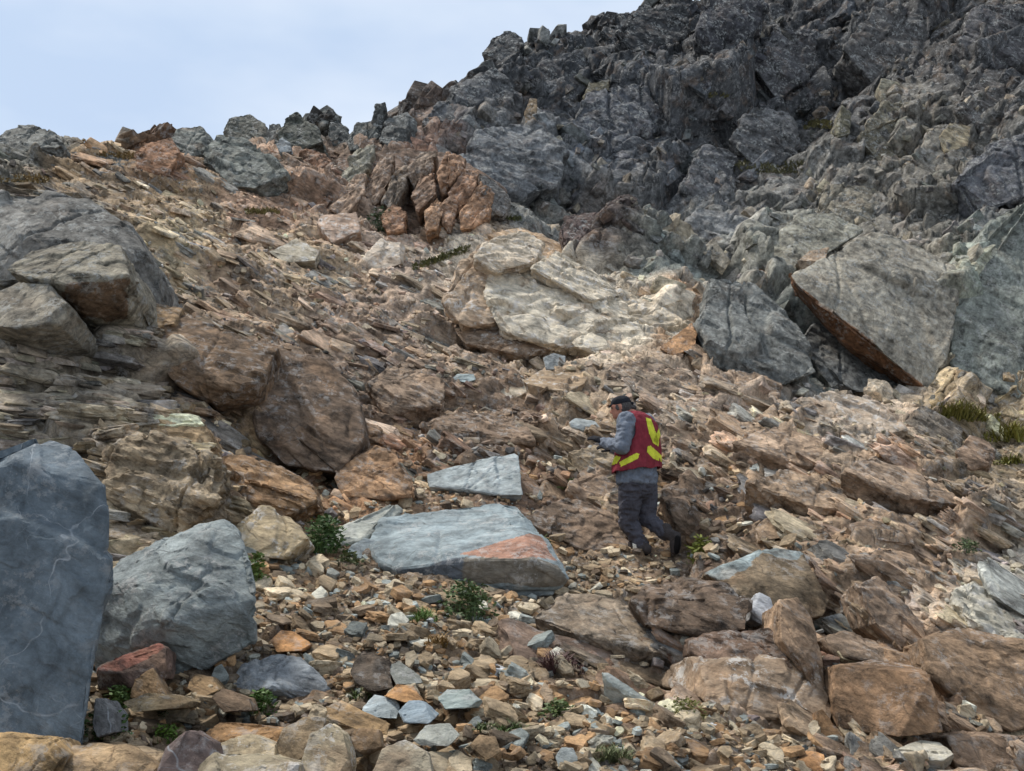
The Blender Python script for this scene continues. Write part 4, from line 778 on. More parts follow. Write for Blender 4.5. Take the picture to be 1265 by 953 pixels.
#PLANTS
PICK = []       # every scattered piece: (protos, proto index, lod-less matrix, centre, colour, screen size, class)
def scatter(mask, n, sizes, aspect, frm, jit, sink, protos, cls, colfn, follow=0.0, power=1.0):
    idx = np.nonzero(inframe & (mask > 0.5) & ~HERO)[0]
    if len(idx) == 0: return
    idx = rng.choice(idx, n)
    lo, hi = sizes
    sz = lo * (hi / lo) ** (rng.random(n) ** power)
    asp = np.stack([np.ones(n), rng.uniform(*aspect[0], n), rng.uniform(*aspect[1], n)], 1)
    nr = DN[idx] * follow + NB[idx] * (1 - follow) if frm is None else None
    if frm is None:
        M = frames_from_normal(nr, (0.8, 0.1, -0.4)); spin = rng.random(n) * 6.283
        Z = np.zeros(n); sp_ = np.stack([np.cos(spin), -np.sin(spin), Z, np.sin(spin), np.cos(spin), Z, Z, Z, Z + 1], 1).reshape(-1, 3, 3); M = M @ sp_
    else:
        M = np.repeat(frm.T[None], n, 0)
    M = M @ euler_jit(n, jit)
    sc = sz[:, None] * asp
    ext = (np.abs(np.einsum('nij,ni->nj', M, NB[idx])) * sc).sum(1) * 0.5     # half extent along the ground normal
    cen = P[idx] + NB[idx] * (ext * (rng.uniform(*sink, n)))[:, None]
    Mx = M * sc[:, None, :]
    cc = colfn(idx, n)
    ss = F * sz / dist[idx]
    pi = rng.integers(0, NP, n)
    for k in range(n): PICK.append((protos, pi[k], Mx[k], cen[k], cc[k], ss[k], cls))
def col_local(var=0.25, sat=0.04):
    def f(idx, n):
        bc = COL[idx].copy(); rr = rng.random(n); g_ = bc.mean(1, keepdims=True)
        bc = np.where((rr < .14)[:, None], bc * .35 + lin((182,166,148)) * ALB * TINT * .65 * np.clip(g_ / .22, .4, 1), np.where((rr > .84)[:, None], g_ * np.array([1.06, .98, .86]), bc))
        return np.clip(bc * np.exp(rng.normal(0, var, n))[:, None] * np.exp(rng.normal(0, sat, (n, 3)) * np.array([1, 0.3, 1])), 0.01, 0.75)
    return f
PAL = [(lin((158,138,116)), .30), (lin((160,128,98)), .16), (lin((184,168,148)), .24), (lin((120,104,90)), .12), (lin((142,148,150)), .11), (lin((204,200,192)), .04), (lin((92,82,76)), .03)]
def col_scree(idx, n):
    k = rng.choice(len(PAL), n, p=np.array([p for _, p in PAL]) / sum(p for _, p in PAL))
    return np.clip(np.array([c for c, _ in PAL])[k] * ALB * TINT * np.exp(rng.normal(0, 0.2, n))[:, None], 0.01, 0.75)
pyv = ppy; pxv = ppx
m_cl = FW['cliff']; m_sl = FW['slope']; m_st = FW['strata']; m_sc = FW['scree']
# jointed bedrock
scatter(m_cl, 520, (0.5, 1.9), ((.45, .8), (.3, .6)), fr_cliffA, 0.12, (-.9, -.4), BLK, 'cliff', col_local(.25), power=1.6)
scatter(m_cl, 950, (0.22, 1.0), ((.4, .8), (.25, .55)), fr_cliffB, 0.14, (-.9, -.2), BLK, 'cliff', col_local(.3), power=1.5)
scatter(m_cl, 600, (0.15, 0.5), ((.4, .9), (.3, .7)), None, 0.5, (-.7, -.1), BLK, 'cliff', col_local(.3))
right_ = (ppx > 780) & (ppy > 400) & (ppy < 800); m_rt = m_sl * right_; m_lf = m_sl * ~right_
scatter(m_rt, 420, (0.5, 1.7), ((.22, .45), (.10, .2)), fr_slope, 0.07, (-.9, -.35), BLK, 'slope', col_local(.2), power=1.6)
scatter(m_rt, 800, (0.2, 0.8), ((.2, .5), (.1, .25)), fr_slope, 0.10, (-.8, -.15), BLK, 'slope', col_local(.25))
scatter(m_rt, 1100, (0.04, 0.16), ((.5, .9), (.18, .45)), None, 0.35, (-.2, 0.5), CHP, 'chip', col_local(.35, .06), follow=.6)
scatter(m_lf, 520, (0.35, 1.2), ((.3, .65), (.14, .3)), fr_slope, 0.12, (-.8, -.2), BLK, 'slope', col_local(.22), power=1.8)
scatter(m_lf, 1500, (0.12, 0.55), ((.3, .7), (.12, .35)), fr_slope, 0.2, (-.7, 0.0), BLK, 'slope', col_local(.28))
scatter(m_lf, 2800, (0.05, 0.20), ((.5, .9), (.18, .45)), None, 0.35, (-.2, 0.5), CHP, 'chip', col_local(.35, .06), follow=.6)
scatter(m_st, 420, (0.3, 0.9), ((.5, .9), (.12, .28)), fr_str, 0.13, (-.7, -.1), BLK, 'strata', col_local(.2), power=1.5)
scatter(m_st, 500, (0.1, 0.4), ((.5, .9), (.12, .3)), fr_str, 0.18, (-.6, 0.0), BLK, 'strata', col_local(.25))
# broken rock along the crest
crest = np.full(int(PW) + 80, -1e9)
for xq in range(-20, int(PW) + 20):
    colz = zb[:, int((xq + 60) / 2)]; fin_ = np.nonzero(colz < 1e8)[0]
    crest[xq + 20] = fin_[0] * 2 - 60 if len(fin_) else -1e9
cr_y = crest[np.clip(ppx.astype(int) + 20, 0, len(crest) - 1)]
on_crest = (np.abs(ppy - cr_y) < 13) & (ppx > 150) & (ppx < 820)
def col_crest(idx, n): return np.clip(lin((98, 98, 92)) * ALB * .8 * np.exp(rng.normal(0, .3, n))[:, None] * np.where(rng.random(n) < .3, 1, 0)[:, None] + COL[idx] * .55 * np.where(rng.random(n) < .5, 1, .8)[:, None], .01, .5)
scatter(on_crest.astype(float), 110, (0.3, 1.1), ((.5, .9), (.4, .8)), fr_cliffA, 0.35, (-.4, 0.35), BLK, 'cliff', col_crest)
# loose scree
scatter(m_sc, 7000, (0.025, 0.11), ((.5, .95), (.16, .5)), None, 0.28, (0.0, 0.7), CHP, 'scree', col_scree, follow=.5)
scatter(m_sc, 1500, (0.09, 0.26), ((.5, .95), (.16, .45)), None, 0.22, (0.0, 0.6), CHP, 'scree', col_scree, follow=.3, power=1.7)
near_sl = m_sl * ((pyv > 560) & (pxv < 1000))
scatter(near_sl, 900, (0.04, 0.2), ((.5, .95), (.16, .45)), None, 0.3, (0.0, 0.7), CHP, 'scree', col_scree, follow=.5)
scatter((m_sl > .5) * ((pyv > 880) & (pxv > 900)), 500, (0.03, 0.16), ((.5, .95), (.2, .5)), None, 0.3, (0.0, 0.7), CHP, 'scree', col_scree, follow=.5)

M_OBJ = rock_mat('loose_stone', src='obj', rust=0.25, lichen=0.15, streak=0.3, bscale=1.4)
M_BLK = rock_mat('jointed_rock', src='obj', rust=0.3, lichen=0.4, streak=0.6, contrast=1.2)
_pm = {}
def proto_mesh(protos, i, lod, mat):
    key = (id(protos), i, lod, mat.name)
    if key not in _pm:
        V, Fc = protos[lod][i]; me = mesh_np('stone', V, Fc, mat, None, False); _pm[key] = me
    return _pm[key]
def individuals(items, name, mat, parent=None, label=None, cat=None, group=None):
    for (protos, i, Mx, cen, colr, ss, cls) in items:
        o = link(name, proto_mesh(protos, i, 0 if ss > 26 else 1, mat), parent)
        m4 = Matrix([[*Mx[r_], cen[r_]] for r_ in range(3)] + [[0, 0, 0, 1]])
        o.matrix_world = m4
        o.color = (*colr, 1)
        if label:
            lb = label(colr, Mx, cen); tag(o, lb, cat, lb.replace(' stone ', ' stones ', 1))
def joined(items, name, mat, parent=None, label=None, cat=None):
    Vs, Fs, Cs = [], [], []; off = 0
    for (protos, i, Mx, cen, colr, ss, cls) in items:
        V, Fc = protos[0 if ss > 44 else 1 if ss > 13 else 2][i]
        Vs.append(V @ Mx.T + cen); Fs.append(Fc + off); off += len(V); Cs.append(np.repeat(np.r_[colr, 1.0 if cls == 'cliff' else 0.0][None], len(V), 0))
    o = link(name, mesh_np(name, np.concatenate(Vs), np.concatenate(Fs), mat, np.concatenate(Cs), False), parent)
    return tag(o, label, cat, kind='stuff')
STONE_KINDS = [('pale tan', lin((176,158,136))), ('rust-orange', lin((160,118,82))), ('brown', lin((130,110,90))), ('blue-grey', lin((138,146,150))), ('whitish', lin((205,200,190))), ('dark', lin((92,80,74)))]
def kind_of(c):
    return min(STONE_KINDS, key=lambda k: np.abs(np.log(np.maximum(c / ALB / TINT, 1e-3)) - np.log(k[1])).sum())[0]
MARKS = [('in front of the blocky grey boulder', 230, 870), ('beside the rounded pale grey boulder', 350, 850), ('below the large blue-grey slab', 560, 740), ('beside the upright pale block', 650, 770), ('under the red corner of the large slab', 690, 730), ('below the stepped brown bedrock', 830, 870), ('near the bright moss cushions', 870, 890), ('around the blue stones in mid scree', 520, 870), ('on the fine gravel near the grass tuft', 740, 920), ('between the large slab and the grey boulder', 390, 730), ('near the person\'s boots', 800, 700), ('upslope of the large slab', 600, 615), ('behind the pale mottled boulder', 540, 930), ('at the foot of the tall slate boulder', 120, 930), ('before the squared orange block', 1080, 930), ('left of the mid-scree dark brown block', 410, 800), ('on the open scree above the dry golden grass', 540, 780), ('next to the pale slate splinter', 760, 850)]
MARK_P = [(t, unp(x, y, groundY(x, y))) for t, x, y in MARKS if groundY(x, y) < 1e8]
def stone_label(c, Mx, cen):
    sz = np.linalg.norm(Mx, axis=0); thin = sz[2] / sz[0]; big = 'large' if sz[0] > .19 else 'mid-sized' if sz[0] > .13 else 'small'
    shp = 'thin flat' if thin < .24 else 'blocky' if thin > .36 else 'angular'
    return f"{big} {shp} {kind_of(c)} loose stone {min(MARK_P, key=lambda m: np.linalg.norm(m[1] - cen))[0]}"
def clear_of_person(p):
    x, y = proj(p[3][None]); return math.hypot(x[0] - 812, y[0] - 675) > 48 + .62 * p[5] or p[6] in ('scree', 'chip')
PICK = [p for p in PICK if clear_of_person(p)]
bed = sorted([p for p in PICK if p[6] in ('cliff', 'slope', 'strata')], key=lambda p: -p[5])
loose = sorted([p for p in PICK if p[6] == 'scree'], key=lambda p: -p[5])
chips = [p for p in PICK if p[6] == 'chip']
individuals(bed[:300], 'rock_block', M_BLK, terr)
joined(bed[300:], 'jointed_rock', M_TERR, terr)
joined(chips, 'rock_chips', M_STONE_ATTR, terr)
individuals(loose[:300], 'loose_stone', M_OBJ, None, stone_label, 'stone')
joined(loose[300:], 'scree', M_STONE_ATTR, None, 'small broken tan and grey stones covering the lower slope', 'scree')
print('scatter done', round(time.time() - T0, 1))
#PLANTS

# ------------------------------------------------------------------ plants
def leaf_mat(name, c, var=0.35):
    b = MB_(name)
    n1, _ = b.noise(b.pos, 22, 4, 0.6); n2, _ = b.noise(b.pos, 120, 2, 0.6)
    m = b.math('MULTIPLY', b.rng(n1, .3, .7, 1 - var, 1 + var), b.rng(n2, .3, .7, .8, 1.2))
    b.L(b.mix(1.0, tuple(float(x) for x in lin(c) * 0.8), b.gray(m), 'MULTIPLY'), b.b.inputs['Base Color'])
    b.b.inputs['Roughness'].default_value = 0.6; b.b.inputs['Specular IOR Level'].default_value = 0.3
    return b.m
LM = {}
def lmat(c):
    if c not in LM: LM[c] = leaf_mat('leaf_%d_%d_%d' % c, c)
    return LM[c]
def plant(name, px, py, wpx, hpx, kind, c, label, cat, n=None, slant=0.0):
    r = np.random.default_rng(int(px * 7 + py * 13))
    V, Fc = [], []
    Yc = groundY(px, py); Yc = Yc if Yc < 1e8 else 24
    m_px = Yc / F
    if py > 640: hpx *= 1.35; wpx *= 1.15
    n = n or int(np.clip(wpx * hpx * 0.28, 90, 700))
    if kind == 'mat': n = int(n * 3); c = tuple(min(255, int(v * 1.22)) for v in c)
    for k in range(n):
        a = r.normal(0, .33 if kind == 'grass' else .2) if kind != 'mat' else r.uniform(-.5, .5)
        a = float(np.clip(a, -.55, .55))
        qx = px + a * wpx; qy = py + slant * a * wpx + (r.uniform(-.5, .12) * hpx * (0.45 if kind != 'mat' else 1.0))
        Y = groundY(qx, qy) if kind in ('mat', 'grass') else Yc
        if Y > 1e8 or abs(Y - Yc) > 3: continue
        root = unp(qx, qy, Y)
        if kind in ('leafy', 'shrub'): root = unp(px, py, Yc) + np.array([a * wpx * m_px, r.normal(0, .18) * wpx * m_px, 0])
        dome = max(.25, 1 - (2 * a) ** 2)
        H = hpx * m_px * dome
        if kind in ('grass', 'mat'):
            L_ = H * r.uniform(.5, 1.1) if kind == 'grass' else min(hpx, 6) * m_px * r.uniform(.4, 1.2)
            ang = r.uniform(0, 6.28); lean = r.uniform(.2, 1.4); dv = np.array([math.cos(ang) * lean, math.sin(ang) * lean, 1.0]); dv /= np.linalg.norm(dv)
            wd = max(1.0 * m_px, .0035) * r.uniform(.6, 1.2); side = np.array([-math.sin(ang), math.cos(ang), 0]) * wd
            mid_ = root + dv * L_ * .55; tip = root + dv * L_ * .9 + np.array([math.cos(ang), math.sin(ang), -.4]) * L_ * .25
            o = len(V); V += [root - side, root + side, mid_ + side * .7, mid_ - side * .7, tip]; Fc += [(o, o + 1, o + 2), (o, o + 2, o + 3), (o + 3, o + 2, o + 4)]
        else:
            hgt = H * r.uniform(.05, 1.0) ** .8
            cpt = root + np.array([r.normal(0, .1) * wpx * m_px, r.normal(0, .1) * wpx * m_px, hgt])
            ls = (3.2 if kind == 'leafy' else 2.2) * m_px * r.uniform(.7, 1.5) ; ls = max(ls, .008)
            ang = r.uniform(0, 6.28); t = np.array([math.cos(ang), math.sin(ang), r.uniform(-.3, .7)]); t /= np.linalg.norm(t); sd2 = np.cross(t, r.normal(0, 1, 3)); sd2 /= np.linalg.norm(sd2) + 1e-9
            o = len(V); V += [cpt, cpt + t * ls * .9 + sd2 * ls * .45, cpt + t * ls * 2.0, cpt + t * ls * .9 - sd2 * ls * .45]; Fc += [(o, o + 1, o + 2), (o, o + 2, o + 3)]
            if k % 6 == 0:
                o = len(V); s_ = np.array([m_px * .45, 0, 0]); V += [root - s_, root + s_, cpt]; Fc += [(o, o + 1, o + 2)]
    if not V: return
    V = np.array(V); base = V.mean(0); base[2] = V[:, 2].min()
    o = link(name, mesh_np(name, V - base, np.array(Fc), lmat(c), None, False)); o.location = base
    tag(o, label, cat, kind='stuff' if kind in ('mat', 'grass') or 'moss' in name else None)
PL = [
 ('shrub', 474, 286, 50, 28, 'shrub', (58,76,46), 'dark green shrub at the foot of the jointed orange outcrop', 'shrub'),
 ('grass_mat', 705, 254, 150, 22, 'mat', (104,104,66), 'long olive grass mat along the ledge below the cliff', 'grass', 900),
 ('grass_mat', 590, 200, 34, 16, 'mat', (92,96,60), 'small olive grass patch on top of the jointed outcrop', 'grass'),
 ('grass_mat', 545, 322, 70, 12, 'mat', (92,94,62), 'thin green strip in the crack left of the pale outcrop', 'grass', 300, -.35),
 ('grass_mat', 630, 272, 30, 10, 'mat', (84,88,56), 'small grass tuft above the pale outcrop', 'grass'),
 ('grass_mat', 950, 212, 84, 24, 'mat', (92,90,64), 'olive heath patch halfway up the cliff', 'grass', 420),
 ('grass_mat', 1010, 158, 34, 16, 'mat', (104,98,64), 'small ochre heath patch high on the cliff', 'grass'),
 ('grass_mat', 885, 120, 28, 9, 'mat', (96,92,62), 'tiny moss patch under the dark upper cliff faces', 'moss'),
 ('grass_mat', 840, 282, 50, 10, 'mat', (96,94,66), 'grass line on the ledge above the grey buttresses', 'grass', 160, .35),
 ('grass_mat', 1170, 385, 20, 40, 'mat', (92,92,62), 'grass in the gully beside the great leaning slab', 'grass', 200),
 ('grass_patch', 1185, 520, 90, 34, 'grass', (126,122,62), 'yellow-green grass at the foot of the great leaning slab', 'grass', 600),
 ('grass_patch', 1248, 545, 60, 34, 'grass', (134,130,60), 'yellow-green grass below the grey-green buttress', 'grass', 500),
 ('grass_patch', 1250, 574, 40, 18, 'grass', (118,118,52), 'short bright grass tuft on the gully floor', 'grass'),
 ('grass_mat', 325, 264, 44, 10, 'mat', (110,104,66), 'dry olive grass below the ridge slab', 'grass'),
 ('grass_mat', 100, 200, 150, 18, 'mat', (120,104,70), 'dry brown grass on the shoulder of the ridge', 'grass', 600),
 ('grass_mat', 20, 225, 80, 14, 'mat', (124,106,72), 'dry brown grass above the ribbed grey knob', 'grass', 300),
 ('fern', 507, 580, 34, 28, 'leafy', (74,94,50), 'green leafy plant above the wedge-shaped pale slab', 'plant'),
 ('leafy_plant', 400, 684, 46, 34, 'leafy', (72,96,48), 'broad-leaved green plant beside the thin pale slab', 'plant'),
 ('leafy_plant', 575, 768, 60, 36, 'leafy', (80,98,56), 'leafy green plant under the front of the large slab', 'plant'),
 ('grass_tuft', 523, 768, 26, 18, 'grass', (92,116,52), 'bright green grass tuft in front of the large slab', 'grass'),
 ('leafy_plant', 316, 722, 20, 28, 'leafy', (92,112,52), 'small green plant against the blocky grey boulder', 'plant'),
 ('bush', 870, 697, 36, 24, 'leafy', (122,128,54), 'yellow-green bush beside the person\'s boots', 'bush'),
 ('moss_cushion', 864, 868, 52, 18, 'shrub', (104,112,44), 'bright moss cushion below the stepped bedrock', 'moss'),
 ('moss_cushion', 845, 888, 42, 18, 'shrub', (112,112,56), 'olive moss cushion below the bright one', 'moss'),
 ('grass_tuft', 1195, 684, 26, 14, 'shrub', (84,98,64), 'grey-green tuft in a crack of the streaked slope', 'plant'),
 ('leafy_plant', 128, 912, 44, 22, 'leafy', (72,98,46), 'green weeds at the edge of the tall slate boulder', 'plant'),
 ('leafy_plant', 150, 880, 34, 22, 'leafy', (84,106,54), 'green weeds beneath the red-topped slab fragment', 'plant'),
 ('moss_cushion', 205, 918, 40, 16, 'shrub', (88,116,42), 'bright green moss beside the dark purple block', 'moss'),
 ('leafy_plant', 212, 892, 34, 18, 'leafy', (90,108,60), 'small weeds in front of the thin arched slab', 'plant'),
 ('leafy_plant', 262, 886, 40, 18, 'leafy', (88,108,58), 'small weeds behind the long orange slab', 'plant'),
 ('leafy_plant', 322, 882, 30, 20, 'leafy', (82,108,50), 'green weeds in front of the rounded pale grey boulder', 'plant'),
 ('grass_tuft', 445, 866, 30, 14, 'grass', (92,108,60), 'thin grass behind the light blue stone', 'grass'),
 ('grass_tuft', 632, 908, 44, 16, 'grass', (84,104,54), 'green grass tuft on the lower scree', 'grass'),
 ('grass_tuft', 600, 905, 30, 12, 'grass', (96,108,64), 'sparse grass beside the tan cracked stone', 'grass'),
 ('grass_tuft', 755, 942, 60, 20, 'grass', (106,112,76), 'grey-green grass tuft on fine gravel', 'grass'),
 ('grass_tuft', 545, 800, 44, 16, 'grass', (142,112,64), 'dry golden grass on the scree', 'grass'),
 ('twiggy_plant', 688, 832, 50, 24, 'grass', (104,78,74), 'reddish twiggy plant on the scree', 'plant'),
 ('leafy_plant', 690, 888, 36, 16, 'leafy', (90,106,60), 'low green weeds on the open scree', 'plant'),
 ('grass_tuft', 705, 606, 24, 14, 'leafy', (96,106,58), 'small green tuft in the rocks before the person', 'plant'),
 ('grass_tuft', 668, 680, 24, 12, 'leafy', (92,108,56), 'green sprigs at the upper edge of the large slab', 'plant'),
 ('leafy_plant', 430, 700, 30, 12, 'leafy', (88,96,58), 'low weeds between the small ribbed rock and the slab', 'plant'),
]
for a in PL: plant(*a)
print('plants done', round(time.time() - T0, 1))

# ------------------------------------------------------------------ the person
PXB, PYB = 803.0, 690.0
YP = groundY(PXB, PYB)
if not 9.0 < YP < 12.5: YP = 10.6
YP = min(max(YP, 10.0), 11.3)
K0 = unp(PXB, PYB, YP)
MPP = (YP * cp + (K0[2] - 1.6) * sp) / F                        # metres per photo pixel at the person
def Q(px, py, w=0.0): return Vector((K0[0] + (px - PXB) * MPP, K0[1] + w, K0[2] + (PYB - py) * MPP / cp))
FWD = Vector((-.75, .66, 0)).normalized(); RGT = Vector((.66, .75, 0)).normalized()
def cloth_mat(name, c, bump=0.5, var=0.25, sc=14):
    b = MB_(name)
    n1, _ = b.noise(b.pos, sc, 5, 0.6); n2, _ = b.noise(b.map(b.pos, (1, 1, .35)), 26, 4, 0.6); n3, _ = b.noise(b.pos, 190, 2)
    m = b.math('MULTIPLY', b.rng(n1, .3, .7, 1 - var, 1 + var), b.rng(n3, .3, .7, .85, 1.15))
    b.L(b.mix(1.0, tuple(float(x) for x in lin(c) * 0.78), b.gray(m), 'MULTIPLY'), b.b.inputs['Base Color']); b.b.inputs['Roughness'].default_value = .9; b.b.inputs['Specular IOR Level'].default_value = .2
    bp = N(b.t, 'ShaderNodeBump'); bp.inputs['Strength'].default_value = bump; bp.inputs['Distance'].default_value = .05; b.L(n2, bp.inputs['Height']); b.L(bp.outputs[0], b.b.inputs['Normal'])
    return b.m
CM = {k: cloth_mat(k, c) for k, c in {'maroon_cloth': (134,50,60), 'grey_knit': (120,127,138), 'dark_trousers': (84,83,90), 'boot_leather': (74,68,66), 'black_glove': (40,40,44), 'black_cap': (38,40,46), 'boot_sole': (30,28,28), 'stripe_yellow': (220,222,70)}.items()}
CM['skin'] = cloth_mat('skin', (196,138,116), .1, .12); CM['hair'] = cloth_mat('hair', (88,84,82), .8, .5, 60)
def blob(name, caps, voxel, mat, parent, smooth_it=4, wrinkle=0.0, wsc=(18, 18, 30)):
    bm = bmesh.new()
    for cdef in caps:
        if cdef[0] == 'e':                                        # ellipsoid: centre, radii, rotation
            _, c_, rad, rot = cdef; M4 = Matrix.Translation(c_) @ (rot.to_matrix().to_4x4() if rot else Matrix()) @ Matrix.Diagonal((*rad, 1))
            bmesh.ops.create_uvsphere(bm, u_segments=20, v_segments=12, radius=1, matrix=M4)
        elif cdef[0] == 'l':                                      # loft of ellipses: list of (centre, half width, half depth)
            rings = []
            for c_, hw, hd in cdef[1]:
                rings.append([bm.verts.new(c_ + RGT * hw * math.cos(t * .2618) + FWD * hd * math.sin(t * .2618)) for t in range(24)])
            for a, b2 in zip(rings[:-1], rings[1:]):
                for t in range(24): bm.faces.new((a[t], a[(t + 1) % 24], b2[(t + 1) % 24], b2[t]))
            bm.faces.new(list(reversed(rings[0]))); bm.faces.new(rings[-1])
        else:
            p0, r0, p1, r1 = cdef; d = p1 - p0; L_ = max(d.length, 1e-4); q = d.to_track_quat('Z', 'Y').to_matrix().to_4x4()
            bmesh.ops.create_cone(bm, cap_ends=True, segments=20, radius1=r0, radius2=r1, depth=L_, matrix=Matrix.Translation((p0 + p1) / 2) @ q)
            for p, r_ in ((p0, r0), (p1, r1)): bmesh.ops.create_uvsphere(bm, u_segments=16, v_segments=10, radius=r_, matrix=Matrix.Translation(p))
    bmesh.ops.recalc_face_normals(bm, faces=list(bm.faces))
    me = bpy.data.meshes.new(name); bm.to_mesh(me); bm.free()
    o = bpy.data.objects.new(name, me); C.objects.link(o)
    m1 = o.modifiers.new('r', 'REMESH'); m1.mode = 'VOXEL'; m1.voxel_size = voxel; m1.use_smooth_shade = True
    m2 = o.modifiers.new('s', 'SMOOTH'); m2.iterations = smooth_it; m2.factor = .5
    dg = bpy.context.evaluated_depsgraph_get(); me2 = bpy.data.meshes.new_from_object(o.evaluated_get(dg)); o.modifiers.clear(); o.data = me2; me2.name = name
    bpy.data.meshes.remove(me)
    if wrinkle:
        n = len(me2.vertices); V = np.zeros(n * 3, np.float32); me2.vertices.foreach_get('co', V); V = V.reshape(-1, 3); Nn = np.zeros(n * 3, np.float32); me2.vertices.foreach_get('normal', Nn); Nn = Nn.reshape(-1, 3)
        sc3 = np.array(wsc); wv = V + .02 * np.stack([vnoise(V * 9, 1), vnoise(V * 9, 2), vnoise(V * 9, 3)], 1)
        rid = 1 - np.abs(fbm(wv * sc3, 2, 60)) * 2
        V = V + Nn * (wrinkle * rid)[:, None]; me2.vertices.foreach_set('co', V.ravel()); me2.update()
    me2.materials.clear(); me2.materials.append(mat)
    me2.polygons.foreach_set('use_smooth', np.ones(len(me2.polygons), bool))
    if parent is not None: o.parent = parent
    return o
root = bpy.data.objects.new('person', None); C.objects.link(root)
tag(root, 'person in maroon safety vest with yellow stripes, grey sweater and dark trousers, climbing', 'person')
# joints
hipL, hipR = Q(781, 600, -.08), Q(800, 599, .08)
kneL, kneR = Q(777, 645, .02), Q(802, 641, .14)
ankL, ankR = Q(793, 675, -.02), Q(823, 660, -.02)
shL, shR = Q(775, 524, -.16), Q(804, 521, .15)
elL, elR = Q(768, 557, -.24), Q(806, 560, .30)
wrL, wrR = Q(748, 549, -.04), Q(765, 552, .38)
neck = Q(783, 514, 0); headc = Q(770, 504, .0)
HT = Vector((-.97, .1, -.22)).normalized()                        # where the face looks: left and slightly down
hrot = HT.to_track_quat('X', 'Z')
def hp(f, s, u): return headc + hrot @ Vector((f, s, u))
body = blob('body', [
 ('e', hp(0, 0, .015), (.095, .075, .105), hrot), ('e', hp(.035, 0, -.045), (.062, .055, .07), hrot),
 (hp(.085, 0, .0), .011, hp(.108, 0, -.028), .016), ('e', hp(.083, 0, -.058), (.018, .025, .009), hrot), ('e', hp(.082, 0, -.085), (.022, .024, .02), hrot),
 ('e', hp(-.005, -.075, -.005), (.022, .01, .032), hrot), ('e', hp(-.005, .075, -.005), (.022, .01, .032), hrot), ('e', hp(.08, 0, .025), (.018, .05, .012), hrot),
 (hp(-.02, 0, -.06), .055, neck, .06), (neck, .07, Q(788, 535), .13), (Q(788, 535), .13, Q(790, 575), .13), (Q(790, 575), .13, Q(790, 596), .14),
 (shL, .055, elL, .042), (elL, .042, wrL, .03), (shR, .055, elR, .042), (elR, .042, wrR, .03), (neck, .06, shL, .06), (neck, .06, shR, .06),
 (hipL, .085, kneL, .058), (kneL, .058, ankL, .04), (hipR, .085, kneR, .058), (kneR, .058, ankR, .04)], .011, CM['skin'], root)
for sgn in (-1, 1):
    e = blob('eye', [('e', hp(.088, sgn * .032, .008), (.008, .012, .007), hrot)], .004, CM['black_cap'], body, 1)
hair = blob('hair', [('e', hp(-.03, 0, .0), (.085, .083, .08), hrot), (hp(-.09, 0, -.01), .03, hp(-.135, .0, -.035), .022), ('e', hp(.035, -.068, -.005), (.020, .008, .030), hrot), ('e', hp(.035, .068, -.005), (.020, .008, .030), hrot)], .008, CM['hair'], root, 2, .004, (60, 60, 60))
cap = blob('cap', [('e', hp(-.012, 0, .052), (.102, .086, .066), hrot), ('e', hp(-.018, 0, .036), (.107, .088, .022), hrot), ('e', hp(.098, 0, .036), (.022, .055, .008), hrot)], .008, CM['black_cap'], root, 2)
peak = blob('cap_strap', [(hp(-.1, -.02, .02), .016, hp(-.125, .02, .01), .016)], .006, CM['black_cap'], cap, 1)
sweater = blob('sweater', [('l', [(Q(788, 600), .23, .18), (Q(789, 590), .235, .185), (Q(789, 570), .215, .16), (Q(789, 540), .2, .14), (Q(787, 522), .17, .115), (Q(784, 513), .075, .075)]),
 (shL, .088, (shL + elL) / 2, .078), ((shL + elL) / 2, .078, elL, .070), (elL, .068, wrL, .046), (shR, .088, elR, .068), (elR, .068, wrR, .046)], .012, CM['grey_knit'], root, 3, .015, (16, 16, 24))
trousers = blob('trousers', [(Q(790, 588), .155, Q(790, 600), .16), (hipL, .118, (hipL + kneL) / 2, .105), ((hipL + kneL) / 2, .105, kneL, .088), (kneL, .088, ankL, .062), (hipR, .118, (hipR + kneR) / 2, .105), ((hipR + kneR) / 2, .105, kneR, .085), (kneR, .082, ankR, .060)], .012, CM['dark_trousers'], root, 3, .018, (14, 14, 26))
# vest: open shell over the torso
vrings = [(Q(786, 511), .10, .085), (Q(790, 516), .165, .115), (Q(793, 524), .205, .14), (Q(794, 540), .225, .165), (Q(792, 556), .245, .185), (Q(790, 570), .265, .20), (Q(788, 583), .285, .215)]
bm = bmesh.new(); NS, NR2 = 200, 110
cz = np.linspace(0, len(vrings) - 1, NR2); VV = []
for z_ in cz:
    i = min(int(z_), len(vrings) - 2); t = z_ - i
    c_ = vrings[i][0].lerp(vrings[i + 1][0], t); hw = vrings[i][1] * (1 - t) + vrings[i + 1][1] * t; hd = vrings[i][2] * (1 - t) + vrings[i + 1][2] * t
    VV.append([c_ + RGT * hw * math.copysign(abs(math.cos(a)) ** .85, math.cos(a)) + FWD * hd * math.copysign(abs(math.sin(a)) ** .85, math.sin(a)) for a in [6.2832 * k / NS for k in range(NS)]])
VV = np.array([[list(v) for v in row] for row in VV])
fold = fbm(VV.reshape(-1, 3) * np.array([11, 11, 4]), 3, 71).reshape(NR2, NS, 1); cen = VV.mean(1, keepdims=True)
VV = VV + (VV - cen) / np.linalg.norm(VV - cen, axis=2, keepdims=True) * fold * .042 * np.linspace(.3, 1, NR2)[:, None, None]
VV[-16:, :, 2] += (fold[-16:, :, 0] * .02 + (VV[-16:, :, 0] - VV[-16:, :, 0].mean()) * .12) * np.linspace(0, 1, 16)[:, None]
fq = [(i * NS + k, i * NS + (k + 1) % NS, (i + 1) * NS + (k + 1) % NS, (i + 1) * NS + k) for i in range(NR2 - 1) for k in range(NS)]
